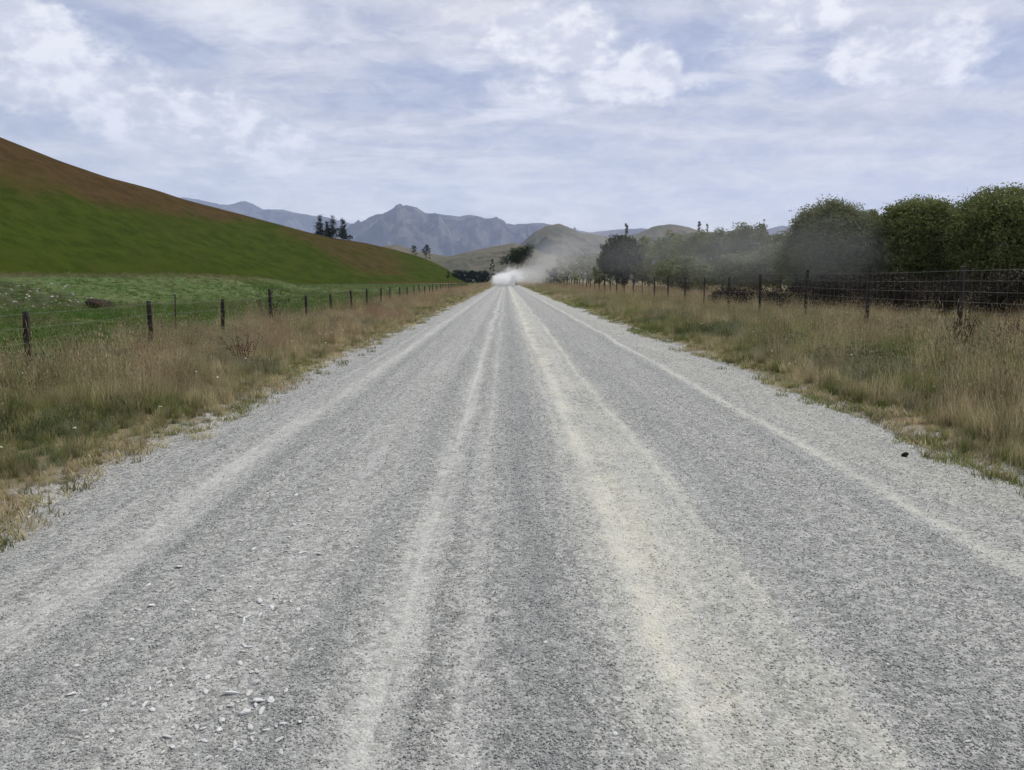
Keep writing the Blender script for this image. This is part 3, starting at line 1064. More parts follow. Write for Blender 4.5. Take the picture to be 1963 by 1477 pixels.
# ------------------------------------------------------------------ tubes, fences
def tube(path, radii, sides=7, cap=True):
    path = np.asarray(path, dtype=float); n = len(path)
    V, Fc = [], []
    tang = np.gradient(path, axis=0)
    for i in range(n):
        t = tang[i] / (np.linalg.norm(tang[i]) + 1e-9)
        ref = np.array([0, 0, 1.0]) if abs(t[2]) < 0.9 else np.array([1.0, 0, 0])
        a = np.cross(t, ref); a /= np.linalg.norm(a)
        b = np.cross(t, a)
        for k in range(sides):
            q = 2 * math.pi * k / sides
            V.append(path[i] + radii[i] * (a * math.cos(q) + b * math.sin(q)))
    for i in range(n - 1):
        for k in range(sides):
            k2 = (k + 1) % sides
            Fc.append((i * sides + k, i * sides + k2, (i + 1) * sides + k2, (i + 1) * sides + k))
    tri = []
    if cap:
        for base in (0, (n - 1) * sides):
            V.append(path[0] if base == 0 else path[-1])
            c = len(V) - 1
            for k in range(sides):
                tri.append((base + k, base + (k + 1) % sides, c))
    return np.array(V), np.array(Fc), (np.array(tri) if tri else np.zeros((0, 3), int))


def join(parts):
    V, Q, T = [], [], []
    o = 0
    for v, q, t in parts:
        V.append(v); o2 = o
        if len(q): Q.append(q + o2)
        if len(t): T.append(t + o2)
        o += len(v)
    faces = []
    if Q: faces.append(np.concatenate(Q))
    if T: faces.append(np.concatenate(T))
    return np.concatenate(V), faces


def post_mesh(h, r, seed):
    q = np.random.default_rng(seed)
    zz = [-0.4, 0, h * 0.3, h * 0.65, h * 0.9, h - 0.012, h]
    rr = [r * 1.03, r * 1.02, r * 1.0, r * 0.97, r * 0.95, r * 0.93, r * 0.78]
    path = [(q.normal(0, r * .04), q.normal(0, r * .04), z) for z in zz]
    v, f, t = tube(path, rr, 10)
    v = v * (1 + 0.03 * q.normal(size=(len(v), 1)) * np.array([1, 1, 0]))
    return mesh('post', v, [f, t], M_POST)


def strand(points, r, sag=0.02, sides=4):
    P = []
    for a, b in zip(points[:-1], points[1:]):
        for k in range(4):
            t = k / 4
            p = np.array(a) * (1 - t) + np.array(b) * t
            p[2] -= sag * 4 * t * (1 - t)
            P.append(p)
    P.append(np.array(points[-1]))
    return tube(P, [r] * len(P), sides, False)


# left: low stock fence of round posts and plain wire
fl = thing('fence', 'low wire stock fence of round wooden posts along the green paddock', 'fence', (FENCE_L, 12.1, 0))
post_l = [post_mesh(1.04, 0.052, 400 + k) for k in range(3)]
ys_l = [3.5, 7.8] + [12.1 + 4.27 * k for k in range(34)]
tops = []
for k, yy in enumerate(ys_l):
    gz = float(ground_z(FENCE_L, yy))
    sc_ = 1.0 + random.uniform(-0.05, 0.05)
    if abs(yy - 24.91) < 0.1:
        sc_ = 1.16
    lean = (0.0, 0.07, 0) if abs(yy - 12.1) < .1 else (random.gauss(0, .025), random.gauss(0, .025), 0)
    obj('post', post_l[k % 3], fl, (random.gauss(0, .02), yy - 12.1, gz), (lean[0], -lean[1], random.uniform(0, 6)), (1, 1, sc_))
    tops.append(gz)
v, f, t = tube([(0, 0, -.3), (0, 0, .6), (0.01, 0, 1.14)], [.02, .02, .018], 5)
batten = mesh('batten', v, [f, t], M_POST)
obj('batten', batten, fl, (0.02, 17.55 - 12.1, float(ground_z(FENCE_L, 17.55))), (0.02, 0.03, 0))
for hz in (0.32, 0.55, 0.78, 1.0):
    v, f, t = strand([(0.068, yy - 12.1, g_ + hz) for yy, g_ in zip(ys_l, tops)], 0.0024, 0.015)
    obj('wire', mesh('wire', v, f, M_WIRE), fl)

# right: tall deer fence with netting
fr = thing('fence', 'tall netted deer fence of dark posts in front of the willows', 'fence', (FENCE_R, 17.0, 0))
post_r = [post_mesh(1.82, 0.055, 420 + k) for k in range(3)]
ys_r = [8.2, 12.6] + [17.0 + 4.42 * k for k in range(46)]
base_r = []
for k, yy in enumerate(ys_r):
    gz = float(ground_z(FENCE_R, yy))
    h_ = 1.0 if yy < 28 else random.uniform(0.90, 0.97)
    thin = 0.55 if k in (7, 11) else 1.0
    obj('post', post_r[k % 3], fr, (random.gauss(0, .02), yy - 17.0, gz), (random.gauss(0, .015), random.gauss(0, .015), random.uniform(0, 6)),
        (thin, thin, h_))
    base_r.append(gz)
for hz in (0.12, 0.30, 0.48, 0.66, 0.85, 1.05, 1.27, 1.50, 1.72):
    v, f, t = strand([(-0.080, yy - 17.0, g_ + hz) for yy, g_ in zip(ys_r, base_r)], 0.0030 if hz < 1.7 else 0.0036, 0.012)
    obj('wire', mesh('wire', v, f, M_WIRE), fr)
parts = []
for yy in np.arange(8.4, 60, 0.30):
    g_ = float(ground_z(FENCE_R, yy))
    parts.append(tube([(-0.080, yy - 17.0, g_ + 0.12), (-0.080, yy - 17.0, g_ + 1.72)], [.0022, .0022], 4, False))
v, fc = join(parts)
obj('netting_stays', mesh('netting_stays', v, fc, M_WIRE), fr, kind='stuff')


# ------------------------------------------------------------------ trees
def leaf_cloud(lobes, n, size, seed, clump=0.30, per=26, droop=0.0, shell=0.55):
    """leaf faces in clumps over LOBES (centre, radii): verts, quads, random value of each leaf"""
    r = np.random.default_rng(seed)
    vol = np.array([a[1][0] * a[1][1] * a[1][2] for a in lobes]) ** 0.75
    nc = max(8, n // per)
    pick = r.choice(len(lobes), nc, p=vol / vol.sum())
    d = r.normal(size=(nc, 3)); d /= np.linalg.norm(d, axis=1)[:, None]
    rad = (shell + (1.06 - shell) * r.random(nc) ** 0.6)
    C = np.array([lobes[k][0] for k in pick]) + d * rad[:, None] * np.array([lobes[k][1] for k in pick])
    cr = np.clip(r.normal(0.5, 0.22, nc), 0, 1)                       # some sprays are yellower than others
    cs = r.uniform(0.6, 1.5, nc)
    w = r.integers(0, nc, n)
    g = np.clip(r.normal(size=(n, 3)), -1.7, 1.7) * clump * cs[w][:, None] * np.array([1, 1, 0.75])
    g[:, 2] -= droop * np.hypot(g[:, 0], g[:, 1])
    P = C[w] + g
    nr = r.normal(size=(n, 3)) + np.array([0, 0, 0.7]) + 0.5 * d[w]
    nr /= np.linalg.norm(nr, axis=1)[:, None]
    a = np.cross(nr, r.normal(size=(n, 3))); a /= np.linalg.norm(a, axis=1)[:, None]
    b = np.cross(nr, a)
    s = size * r.uniform(0.6, 1.4, n)[:, None]
    V = np.stack([P + a * s, P + b * s * 0.45 + a * s * .1, P - a * s, P - b * s * 0.45 + a * s * .1], 1).reshape(-1, 3)
    Fq = np.arange(4 * n).reshape(-1, 4)
    rnd = np.clip(np.repeat(cr[w] + r.normal(0, 0.14, n), 4), 0, 1)
    return V, Fq, rnd


def dome_cloud(h, rw, n, size, seed, low=0.05):
    """leaves of a dense domed crown: sprays over a bumpy dome, thinner inside"""
    r = np.random.default_rng(seed)
    nc = n // 48
    d = r.normal(size=(nc, 3)) + np.array([0, 0, 0.45]); d /= np.linalg.norm(d, axis=1)[:, None]
    bumps = r.normal(size=(16, 3)) + np.array([0, 0, 0.3]); bumps /= np.linalg.norm(bumps, axis=1)[:, None]
    amp = r.uniform(0.55, 1.0, 16)
    k = np.max(np.maximum(d @ bumps.T - 0.66, 0) / 0.34 * amp, axis=1)
    R_ = 0.70 + 0.34 * np.sqrt(k)
    inner = r.random(nc) < 0.36
    q = np.where(inner, r.uniform(0.35, 0.8, nc), r.uniform(0.80, 1.0, nc)) * R_
    c0 = h * (low + (1 - low) * 0.45)
    C = np.stack([d[:, 0] * q * rw * 1.04, d[:, 1] * q * rw * 1.04, c0 + d[:, 2] * q * np.where(d[:, 2] > 0, h - c0, c0 - low * h)], -1)
    cr = np.clip(r.normal(0.5, 0.24, nc), 0, 1)
    cs = r.uniform(0.7, 1.35, nc)
    w = r.integers(0, nc, n)
    g = np.clip(r.normal(size=(n, 3)), -1.5, 1.5) * (0.09 * rw) * cs[w][:, None] * np.array([1, 1, 0.8])
    P = C[w] + g
    nr = r.normal(size=(n, 3)) + np.array([0, 0, 0.5]) + 0.6 * d[w]
    nr /= np.linalg.norm(nr, axis=1)[:, None]
    a = np.cross(nr, r.normal(size=(n, 3))); a /= np.linalg.norm(a, axis=1)[:, None]
    b = np.cross(nr, a)
    s = size * r.uniform(0.6, 1.4, n)[:, None]
    V = np.stack([P + a * s, P + b * s * 0.5 + a * s * .1, P - a * s, P - b * s * 0.5 + a * s * .1], 1).reshape(-1, 3)
    rnd = np.clip(np.repeat(cr[w] + r.normal(0, 0.12, n), 4), 0, 1)
    return V, np.arange(4 * n).reshape(-1, 4), rnd


def limbs(h, r0, targets, seed, fork=0.22, lean=(0, 0)):
    r = np.random.default_rng(seed)
    top = np.array([lean[0], lean[1], h * fork])
    out = [tube([(0, 0, -0.3), (0, 0, 0.05), top * 0.5 + r.normal(0, r0 * .3, 3), top], [r0 * 1.35, r0 * 1.1, r0 * .92, r0 * .8], 8)]
    for c in targets:
        c = np.array(c)
        L = np.linalg.norm(c - top)
        m1 = top + (c - top) * 0.35 + r.normal(0, L * 0.06, 3) + np.array([0, 0, L * .06])
        m2 = top + (c - top) * 0.7 + r.normal(0, L * 0.06, 3)
        out.append(tube([top * 0.96, m1, m2, c], [r0 * .55, r0 * .38, r0 * .22, r0 * .06], 6))
        for k in range(2):
            s = m1 * (1 - k) + m2 * k
            e = s + r.normal(size=3) * L * 0.28 + np.array([0, 0, L * .15])
            out.append(tube([s, (s + e) / 2 + r.normal(0, L * .03, 3), e], [r0 * .2, r0 * .12, r0 * .03], 5))
    return join(out)


def round_tree(name, label, px_, top, depth, width_px, mat, n=6000, leaf=0.11, seed=1, group='willows behind the deer fence', low=0.06,
               lobes_n=20, squash=1.0, cat='tree', lean=0.0, clump=0.26, base=None, own=None):
    p = at(px_, top, depth)
    gz = 0.0 if base is None else base
    h = p[2] - gz
    rw = width_px / F * depth / 2
    r = np.random.default_rng(seed)
    lobes = [((0, 0, h * 0.66), (rw * 0.55, rw * 0.55, h * 0.28))]
    for k in range(lobes_n):
        a = k * 2.399 + r.uniform(-.4, .4)
        t = (k + 0.5) / lobes_n                                    # 0 low ... 1 top
        zc = h * (low + 0.13 + (0.86 - low - 0.13) * t)
        env = math.sqrt(max(0.05, 1 - ((zc / h - 0.42) / 0.62) ** 2))
        q = rw * env * r.uniform(0.45, 0.78)
        rr = rw * r.uniform(0.28, 0.44)
        lobes.append(((math.cos(a) * q + lean * zc, math.sin(a) * q, zc), (rr, rr, min(rr * r.uniform(.75, 1.0) * squash, h * .2))))
    if own:
        lobes = [((a * rw, b * rw, c * h), (d * rw, d * rw * .8, e * h)) for a, b, c, d, e in own]
    t_ = thing(name, label, cat, (p[0], p[1], gz), 0, group)
    V, Fq, rnd = leaf_cloud(lobes, n, leaf, seed, clump * max(0.5, rw / 3.0), 26) if n < 4500 or own else dome_cloud(h, rw, int(n * (1.7 if n < 12000 else 1)), leaf * (0.85 if n < 12000 else 1), seed)
    hi = V[:, 2].max()
    V[:, 2] = V[:, 2] * (h / np.percentile(V[:, 2], 99.7))
    V[:, 2] = np.maximum(V[:, 2], 0.05)
    v, fc = limbs(h, max(0.08, h * 0.028), [l[0] for l in lobes[1::2]], seed + 500, 0.2)
    obj('trunk', mesh('trunk', v, fc, M_BARK, True), t_)
    obj('crown', mesh('crown', V, Fq, mat, False, {'rnd': rnd}), t_)
    return t_


W = 'willows behind the deer fence'
round_tree('willow_tree', 'domed grey-green willow at the dusty end of the willow row', 1592, 388, 46, 178, M_PALEW, 70000, 0.066, 1, W)
round_tree('willow_tree', 'lower green willow squeezed between the grey-green dome and the broad dark willow', 1668, 407, 49, 95, M_WILLOW, 36000, 0.066, 2, W)
round_tree('willow_tree', 'broad dark green willow with a two-humped top behind the deer fence', 1762, 383, 44, 170, M_WILLOW, 70000, 0.066, 3, W)
round_tree('willow_tree', 'tallest willow of the row, olive topped, at the end away from the dust', 1935, 360, 40, 220, M_WILLOW, 70000, 0.066, 4, W)
round_tree('willow_tree', 'low dark willow filling the space between the two biggest willows', 1850, 425, 45, 110, M_WILLOW, 34000, 0.066, 5, W)
round_tree('willow_tree', 'dark willow standing behind the broad two-humped willow', 1700, 425, 62, 170, M_DARKL, 8000, 0.13, 6, W)
round_tree('willow_tree', 'dark willow standing behind the tallest olive willow', 1850, 405, 60, 220, M_DARKL, 9000, 0.13, 7, W)
round_tree('willow_tree', 'willow beyond the tallest olive willow, next along the fence', 2130, 350, 40, 240, M_WILLOW, 30000, 0.08, 8, W)
T2 = 'trees of the belt along the right paddock'
belt = [  # px, top, depth, width, material, leaves, leaf size, label
    (1500, 448, 78, 90, M_WILLOW, 5000, .14, 'small rounded tree just beyond the domed grey-green willow'),
    (1445, 430, 92, 120, M_PALEW, 7000, .16, 'grey-green tree wrapped in drifting dust, highest of the belt'),
    (1390, 440, 98, 110, M_PALEW, 6000, .16, 'pale tree in drifting dust beside the highest tree of the belt'),
    (1338, 444, 105, 100, M_WILLOW, 6000, .16, 'mid green tree of the belt in front of the pair of poplars'),
    (1290, 447, 112, 100, M_WILLOW, 6000, .17, 'yellow-green tree of the belt beside the darkest tree'),
    (1245, 455, 120, 80, M_WILLOW, 5000, .17, 'narrow green tree touching the darkest tree of the belt'),
    (1195, 452, 122, 95, M_DARKL, 9000, .17, 'darkest tree of the belt, nearly black, at its dusty end'),
    (1315, 490, 84, 130, M_PALEW, 5000, .15, 'low spreading pale green bush tree in front of the belt'),
    (1420, 485, 80, 120, M_PALEW, 5000, .15, 'low greyish bush tree in thin dust in front of the belt'),
    (1545, 470, 66, 80, M_PALEW, 4500, .13, 'low grey-green tree at the foot of the domed willow'),
    (1487, 452, 104, 85, M_WILLOW, 5000, .16, 'dim tree filling the gap between the dusty belt and the domed willow'),
    (1160, 480, 150, 50, M_WILLOW, 3000, .2, 'thin tree at the end of the belt beyond the darkest tree'),
    (1128, 487, 205, 60, M_WILLOW, 3000, .25, 'dust-veiled tree beside the road beyond the belt'),
    (1088, 490, 225, 48, M_WILLOW, 2600, .25, 'dust-veiled rounded tree nearest to the white dust cloud'),
    (1062, 512, 230, 34, M_DARKL, 1500, .22, 'small dust-veiled bush at the foot of the veiled trees'),
]
for k, (a, b, d, wpx, mt, n_, ls, lb) in enumerate(belt):
    round_tree('tree', lb, a, b, d, wpx, mt, n_, ls, 40 + k, T2, lobes_n=11)


def spire(name, label, px_, top, depth, width_px, mat, n, leaf, seed, group, base=0.0, kind='poplar'):
    p = at(px_, top, depth)
    h = p[2] - base
    rw = width_px / F * depth / 2
    r = np.random.default_rng(seed)
    lobes = []
    if kind == 'poplar':
        for k in range(12):
            t = (k + 0.6) / 12
            q = rw * (0.95 - 0.75 * t ** 2.2) * min(1, 0.5 + t * 2)
            a = r.uniform(0, 6.28)
            lobes.append(((math.cos(a) * q * .25, math.sin(a) * q * .25, h * (0.1 + 0.88 * t)), (q * .85, q * .85, h * 0.075)))
    else:                                                           # an old pine: tiers of branches with gaps between
        for k in range(26):
            t = 0.14 + 0.84 * (k + 0.5) / 26
            q = rw * (1.05 - t) ** 0.75 * r.uniform(0.55, 1.15)
            a = k * 2.399 + r.uniform(-.5, .5)
            lobes.append(((math.cos(a) * q * .6, math.sin(a) * q * .6, h * t + r.uniform(-.02, .02) * h), (q * .55 + .1, q * .55 + .1, h * 0.038)))
    t_ = thing(name, label, 'tree', (p[0], p[1], base), 0, group)
    V, Fq, rnd = leaf_cloud(lobes, n, leaf, seed, 0.10 * rw + 0.08, 20, shell=0.3)
    V[:, 2] *= h / V[:, 2].max()
    v, fc = limbs(h, max(.1, h * .02), [l[0] for l in lobes[2::2]], seed + 900, 0.12)
    sv, sf, st = tube([(0, 0, -.5), (0, 0, h * .4), (0, 0, h * .96)], [h * .02, h * .014, h * .002], 7)
    vv, ff = np.concatenate([v, sv]), fc + [sf + len(v), st + len(v)]
    obj('trunk', mesh('trunk', vv, ff, M_BARK, True), t_)
    obj('crown', mesh('crown', V, Fq, mat, False, {'rnd': rnd}), t_)
    return t_


T3 = 'poplars rising behind the belt of trees'
spire('poplar_tree', 'lone slim poplar spire rising behind the darkest tree of the belt', 1201, 427, 260, 15, M_DARKL, 2500, .25, 71, T3)
spire('poplar_tree', 'taller poplar spire of the pair behind the belt of trees', 1340, 424, 240, 13, M_DARKL, 2200, .25, 72, T3)
spire('poplar_tree', 'shorter poplar spire of the pair behind the belt of trees', 1356, 429, 245, 11, M_DARKL, 2000, .25, 73, T3)
spire('poplar_tree', 'blunt poplar spire poking out behind the highest dusty tree', 1465, 420, 240, 20, M_PALEW, 2200, .25, 74, T3)


def hill_base(px_, row, off=0.0):
    """ridge of the hill where the photograph has column PX_"""
    k = int(np.argmin(np.abs(HPX - px_)))
    bx_, by_, bz_, _ = hill_surface(np.array([k]), np.array([off]))
    return float(bx_[0]), float(by_[0]), float(bz_[0])


T4 = 'pines on the ridge of the hill'
for k, (a, top, wpx, off, lb) in enumerate(((613, 410, 26, -0.06, 'ragged dark pine at the uphill end of the ridge clump'),
                                            (637, 412, 32, -0.02, 'widest and densest dark pine in the ridge clump'),
                                            (657, 418, 22, -0.05, 'slim dark pine at the downhill end of the ridge clump'),
                                            (626, 424, 20, -0.12, 'shorter pine behind the gap of the ridge clump'))):
    bx_, by_, bz_ = hill_base(a, 0, off)
    pp = at(a, top, by_)
    spire('pine_tree', lb, a, top, by_, wpx, M_PINE, 2600, .24, 81 + k, T4, bz_ - 0.3, 'pine')
T5 = 'small trees on the lower ridge'
for k, (a, top, wpx, sq, n_, lb) in enumerate(((793, 471, 14, 1, 900, 'small dark upright tree on the lower ridge, uphill of the leaning one'),
                                               (816, 469, 24, 1, 1300, 'dark flat-topped tree on the lower ridge, downhill of the upright one'),
                                               (672, 450, 12, 1, 500, 'little dark shrub below the ridge clump of pines'))):
    bx_, by_, bz_ = hill_base(a, 0, -0.03)
    round_tree('ridge_tree', lb, a, top, by_, wpx, M_PINE, n_, .22, 91 + k, T5, base=bz_ - .3, lobes_n=7, lean=0.12 if k == 1 else 0)
bx_, by_, bz_ = hill_base(720, 0, 0.45)
round_tree('hill_shrub', 'single dark shrub out on the brown face of the hill', 713, 493, by_, 12, M_PINE, 400, .2, 97, None, base=bz_ - .3, lobes_n=6, cat='shrub')
round_tree('hill_shrub', 'dark shrub at the very toe of the hill beside the road', 859, 521, 330, 10, M_PINE, 400, .2, 98, None, lobes_n=6, cat='shrub')
round_tree('roadside_tree', 'dark leaning tree with a broad crown rising out of the white dust', 990, 470, 232, 66, M_DARKL, 6000, .22, 99, None, own=[(-.65, 0, .60, .30, .09), (-.35, .1, .66, .38, .12), (0, -.1, .72, .42, .15), (.3, .1, .80, .42, .16), (.6, 0, .86, .36, .13), (.78, 0, .92, .22, .07), (.2, .2, .64, .34, .10), (.5, -.2, .72, .3, .1), (-.1, 0, .85, .25, .08)])
round_tree('tree', 'thin dark tree between the clipped hedge and the dust cloud', 944, 497, 300, 12, M_PINE, 800, .2, 101, None, lobes_n=8)


def hedge(px0, px1, top, depth, label):
    a, b = at(px0, top, depth), at(px1, top, depth)
    h = a[2]
    L = b[0] - a[0]
    lobes = [((L * (k + .5) / 14, random.uniform(-.4, .4), h * .5), (L / 18, 1.6, h * .5)) for k in range(14)]
    t_ = thing('hedge', label, 'hedge', (a[0], depth, 0))
    V, Fq, rnd = leaf_cloud(lobes, 9000, .34, 111, .35)
    V[:, 2] = np.clip(V[:, 2], 0.02, h * 1.03)
    obj('foliage', mesh('foliage', V, Fq, M_PINE, False, {'rnd': rnd}), t_)
    for k in range(5):
        v, f, t = tube([(0, 0, -.2), (0, 0, h * .7)], [.12, .05], 6)
        obj('stem', mesh('stem', v, [f, t], M_BARK), t_, (L * (k + .5) / 5, 0, 0))


hedge(868, 938, 519, 395, 'long dark clipped shelter hedge between the hill toe and the road')


# dark scrub under the willows and along the deer fence
def scrub(label, px_, depth, width_px, h, seed, n=2600, group='dark scrub under the willows', off=0.0):
    p = at(px_, 560, depth)
    rw = width_px / F * depth / 2
    r = np.random.default_rng(seed)
    t_ = thing('scrub_bush', label, 'shrub', (p[0], p[1], float(ground_z(p[0], p[1]))), 0, group)
    lobes = []
    for k in range(9):
        a = r.uniform(0, 6.28); q = rw * math.sqrt(r.random()) * .75
        zc = h * r.uniform(0.2, 0.72)
        lobes.append(((math.cos(a) * q, math.sin(a) * q * .7, zc), (rw * .36, rw * .3, h * .26)))
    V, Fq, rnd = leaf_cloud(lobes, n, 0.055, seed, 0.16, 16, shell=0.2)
    V[:, 2] = np.maximum(V[:, 2], 0.02)
    st = []
    for k in range(46):
        a = r.uniform(0, 6.28); q = rw * math.sqrt(r.random()) * .8
        b0 = np.array([math.cos(a) * q, math.sin(a) * q * .6, -0.1])
        e = b0 + np.array([r.normal(0, rw * .22), r.normal(0, rw * .2), h * r.uniform(.55, 1.12)])
        m_ = (b0 + e) / 2 + r.normal(0, .1, 3)
        st.append(tube([b0, m_, e], [.016, .011, .004], 4, False))
        for w in range(2):
            e2 = m_ + r.normal(0, .28, 3) + np.array([0, 0, .15])
            st.append(tube([m_, e2], [.008, .003], 3, False))
    v, fc = join(st)
    obj('stems', mesh('stems', v, fc, M_TWIG), t_)
    obj('foliage', mesh('foliage', V, Fq, M_SCRUB, False, {'rnd': rnd}), t_)


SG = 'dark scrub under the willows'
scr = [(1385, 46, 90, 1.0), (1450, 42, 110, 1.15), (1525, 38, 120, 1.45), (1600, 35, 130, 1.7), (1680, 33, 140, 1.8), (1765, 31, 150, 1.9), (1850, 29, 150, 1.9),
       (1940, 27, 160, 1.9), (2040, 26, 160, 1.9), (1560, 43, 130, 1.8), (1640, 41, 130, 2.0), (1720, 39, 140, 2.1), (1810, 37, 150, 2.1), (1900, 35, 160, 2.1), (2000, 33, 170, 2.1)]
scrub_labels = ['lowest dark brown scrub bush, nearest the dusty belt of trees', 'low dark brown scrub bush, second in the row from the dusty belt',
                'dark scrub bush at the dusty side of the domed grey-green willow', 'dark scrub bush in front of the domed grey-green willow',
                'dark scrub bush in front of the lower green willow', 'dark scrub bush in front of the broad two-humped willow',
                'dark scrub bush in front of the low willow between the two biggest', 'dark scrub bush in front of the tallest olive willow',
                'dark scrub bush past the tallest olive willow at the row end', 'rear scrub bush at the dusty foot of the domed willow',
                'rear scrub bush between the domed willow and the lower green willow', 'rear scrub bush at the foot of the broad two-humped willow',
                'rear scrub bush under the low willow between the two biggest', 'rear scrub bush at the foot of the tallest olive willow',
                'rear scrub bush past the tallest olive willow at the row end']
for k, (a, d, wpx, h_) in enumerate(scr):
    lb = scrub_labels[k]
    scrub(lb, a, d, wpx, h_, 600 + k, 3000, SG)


# ------------------------------------------------------------------ weeds in the verges
def weed(name, label, x, y, h, mat, n, seed, heads=True, cat='weed', spread=0.14, group=None, hw=0.012):
    r = np.random.default_rng(seed)
    t_ = thing(name, label, cat, (x, y, float(ground_z(x, y))), 0, group)
    st, V, rnd = [], [], []
    for k in range(n):
        a = r.uniform(0, 6.28)
        b0 = np.array([math.cos(a), math.sin(a), 0]) * spread * .3 * r.random()
        e = b0 + np.array([math.cos(a) * spread * r.uniform(.3, 1.3), math.sin(a) * spread * r.uniform(.3, 1.3), h * r.uniform(.65, 1.0)])
        st.append(tube([b0 - [0, 0, .05], (b0 + e) / 2 + r.normal(0, .02, 3), e], [.006, .005, .003], 5, False))
        for w in range(30 if heads else 9):
            t = r.uniform(.5, 1.0) if heads else r.uniform(.1, .9)
            c = b0 + (e - b0) * t + r.normal(0, hw if heads else .04, 3)
            d1 = r.normal(size=3); d1 /= np.linalg.norm(d1)
            d2 = np.cross(d1, r.normal(size=3)); d2 /= np.linalg.norm(d2)
            s = r.uniform(.008, .02) if heads else r.uniform(.02, .05)
            V += [c + d1 * s, c + d2 * s * .5, c - d1 * s, c - d2 * s * .5]
            rnd += [r.random()] * 4
    v, fc = join(st)
    stm = mesh('stems', v, fc, mat, False, {'rnd': np.full(len(v), .3)})
    obj('stems', stm, t_)
    obj('seed_heads' if heads else 'leaves', mesh('seed_heads', np.array(V), np.arange(len(V)).reshape(-1, 4), mat, False, {'rnd': rnd}), t_, kind='stuff')


def ground_at(px_, py_):
    r_ = CR @ np.array([(px_ - PW / 2) / F, (PH / 2 - py_) / F, -1.0])
    q = r_ * EYE / -r_[2]
    return q[0], q[1]


x_, y_ = ground_at(468, 712)
weed('dock_plant', 'purple-brown dock seed stalks in the left verge grass', x_, y_, .62, M_DOCK, 11, 701, spread=.30, hw=.03)
for k, (a, b, h_, lb) in enumerate(((1840, 692, .92, 'dark dead weed leaning in the right verge, bigger of the pair'), (1930, 700, .82, 'dark dead weed in the right verge, smaller of the pair'))):
    x_, y_ = ground_at(a, b)
    weed('dead_weed', lb, x_, y_, h_, M_DEAD, 26, 710 + k, True, spread=.26, group='dead weeds in the right verge', hw=.035)
weed('thistle_bush', 'bushy dark thistle behind a taller post of the stock fence', FENCE_L - .5, 26.2, 1.35, M_DEAD, 22, 720, False, 'thistle', .55)

# ------------------------------------------------------------------ stones and earth on the terrace
cl = []
q = np.random.default_rng(33)
v, f = ico()
v, f = subdivide(*subdivide(v, f))
dd = 1 + 0.9 * (fbm(v[:, 0] * 2 + 5, v[:, 1] * 2 + v[:, 2] * 1.7, 4, 8) - .5) + q.uniform(-.04, .04, len(v))
ex, ey = at(188, 575, 40)[:2]
ez = float(ground_z(ex, ey))
c_ = obj('earth_heap', mesh('earth_heap', v * dd[:, None] * np.array([.74, .6, .36]), f, M_EARTH), None, (ex, ey, ez + 0.15), (0, .22, 0))
tag(c_, 'dark brown heap of bare earth on the stony bank of the paddock', 'earth heap')
rocks = [stone_mesh('rock', M_PALE, 800 + k, 1, 0.16, 0.7) for k in range(5)]
for k in range(130):
    a = random.uniform(-30, 150) if k < 105 else random.uniform(150, 640)
    b = random.uniform(545, 602) if k < 105 else random.uniform(560, 606)
    # step out along the line of sight until it meets the ground
    hit = None
    for d in np.arange(13, 70, 0.25):
        p = at(a, b, d)
        if p[2] < float(ground_z(p[0], p[1])):
            hit = p
            break
    if hit is None or hit[0] > FENCE_L - .4:
        continue
    s = random.uniform(.025, .075) * hit[1] / 36
    o = obj('rock', random.choice(rocks), None, (hit[0], hit[1], float(ground_z(hit[0], hit[1])) + s * .3),
            (random.uniform(-.4, .4), random.uniform(-.4, .4), random.uniform(0, 6)), (s * random.uniform(1, 1.5), s, s * random.uniform(.7, 1.1)))
    tag(o, 'pale grey rock strewn over the grassy bank left of the stock fence', 'rock', 'rocks strewn over the paddock bank')
# dark stone at the right margin of the road
x_, y_ = ground_at(1735, 877)
o = obj('stone', stone_mesh('stone', M_EARTH, 850, 1, .15, .7), None, (x_, y_, float(road_z(x_, y_)) + .02), (0, 0, .4), (.045, .035, .04))
tag(o, 'small dark clod on the right gravel margin of the road', 'stone')


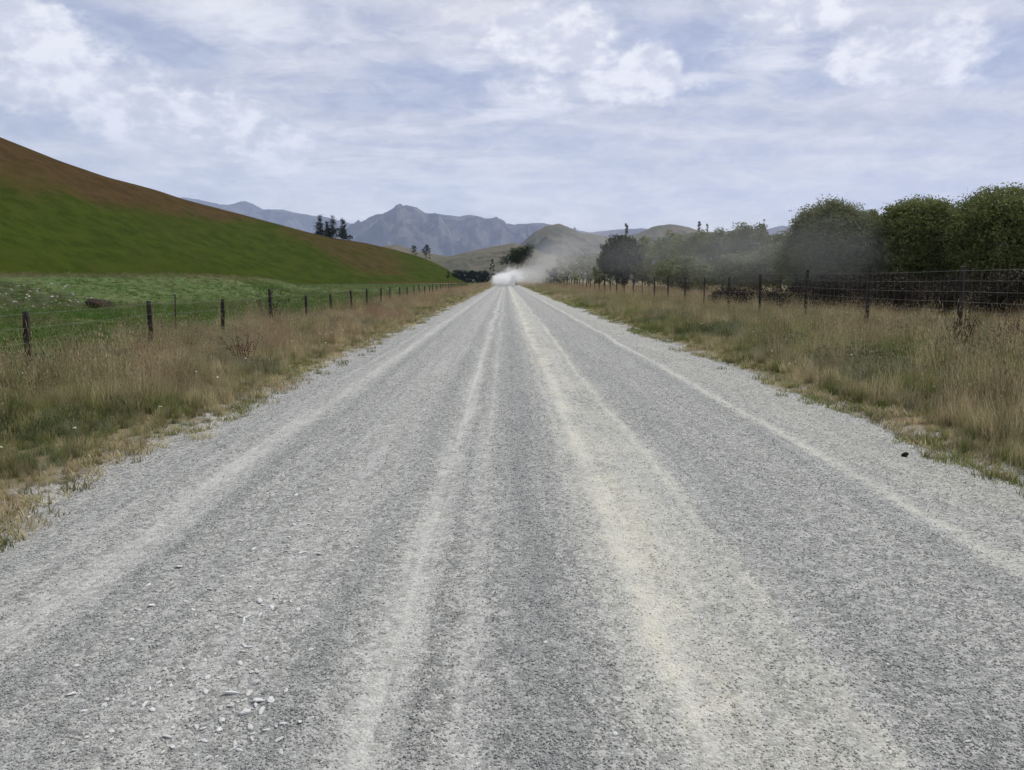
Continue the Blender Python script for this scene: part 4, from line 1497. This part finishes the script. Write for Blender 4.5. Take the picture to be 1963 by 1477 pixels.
# ------------------------------------------------------------------ dust raised by a vehicle, and the air of the valley
def dust(px_, py_, depth, rx_, ry_, rz_, dens, seed, color=(0.80, 0.80, 0.80), wisp=0.5, slope=0.0):
    m, N, out = new_mat('dust')
    tcn = N.new('ShaderNodeTexCoord')
    P_ = tcn.outputs['Object']
    ln = N.new('ShaderNodeVectorMath', operation='LENGTH')
    N.l.new(P_, ln.inputs[0])
    n_ = N.noise(N.mapping(P_, (1, 1, 1), (0, 0, 0), (seed * 3.1, seed, 0)), 2.4, 5, .62, .8)
    fall = N.add(N.sub(1.0, ln.outputs['Value']), N.mul(N.sub(n_, .55), wisp))
    den = N.mul(N.sstep(fall, 0.02, 0.75), dens)
    pv = N.new('ShaderNodeVolumePrincipled')
    pv.inputs['Color'].default_value = (*color, 1)
    pv.inputs['Anisotropy'].default_value = 0.0
    N.l.new(den, pv.inputs['Density'])
    N.l.new(pv.outputs[0], out.inputs['Volume'])
    v, f = ico()
    v, f = subdivide(*subdivide(v, f))
    p = at(px_, py_, depth)
    o = obj('dust_cloud', mesh('dust_cloud', v * 1.05, f, m), None, p, (0, slope, 0), (rx_, ry_, rz_), 'stuff')
    return o


dust(964, 538, 196, 3.6, 8, 2.4, 1.1, 1, (.99, .99, .985), 1.3)
dust(984, 530, 200, 4.6, 7, 2.8, 0.32, 9, (.98, .98, .98), 1.7)
dust(1014, 530, 190, 7.0, 10, 3.4, 0.07, 2, (.96, .96, .96), 1.7)
dust(1040, 512, 196, 7.5, 8, 4.6, 0.032, 8, (.95, .95, .95), 1.8, -.5)
dust(1062, 500, 200, 11, 10, 7.6, 0.030, 3, (.92, .92, .93), 1.0, -.35)
dust(1130, 480, 180, 16, 12, 10, 0.017, 4, (.90, .90, .92), 1.0)
dust(1255, 490, 104, 15, 8, 5.4, 0.019, 5, (.78, .78, .80), 1.0)
dust(1405, 480, 74, 10.0, 5, 4.4, 0.034, 6, (.78, .80, .84), 1.0)
dust(1575, 480, 40, 5.0, 3, 2.8, 0.030, 7, (.78, .80, .84), 1.0)

m, N, out = new_mat('valley_haze')
pv = N.new('ShaderNodeVolumePrincipled')
pv.inputs['Color'].default_value = (0.56, 0.675, 1.0, 1)
pv.inputs['Density'].default_value = 5.8e-5
pv.inputs['Anisotropy'].default_value = 0.1
N.l.new(pv.outputs[0], out.inputs['Volume'])
b = FAR + 300
z0, z1 = -17.0, 1700.0
v = np.array([(sx * b, sy * b, z) for z in (z0, z1) for sx, sy in ((-1, -1), (1, -1), (1, 1), (-1, 1))])
f = np.array([(3, 2, 1, 0), (4, 5, 6, 7), (0, 1, 5, 4), (1, 2, 6, 5), (2, 3, 7, 6), (3, 0, 4, 7)])
obj('haze', mesh('haze', v, f, m), kind='stuff')
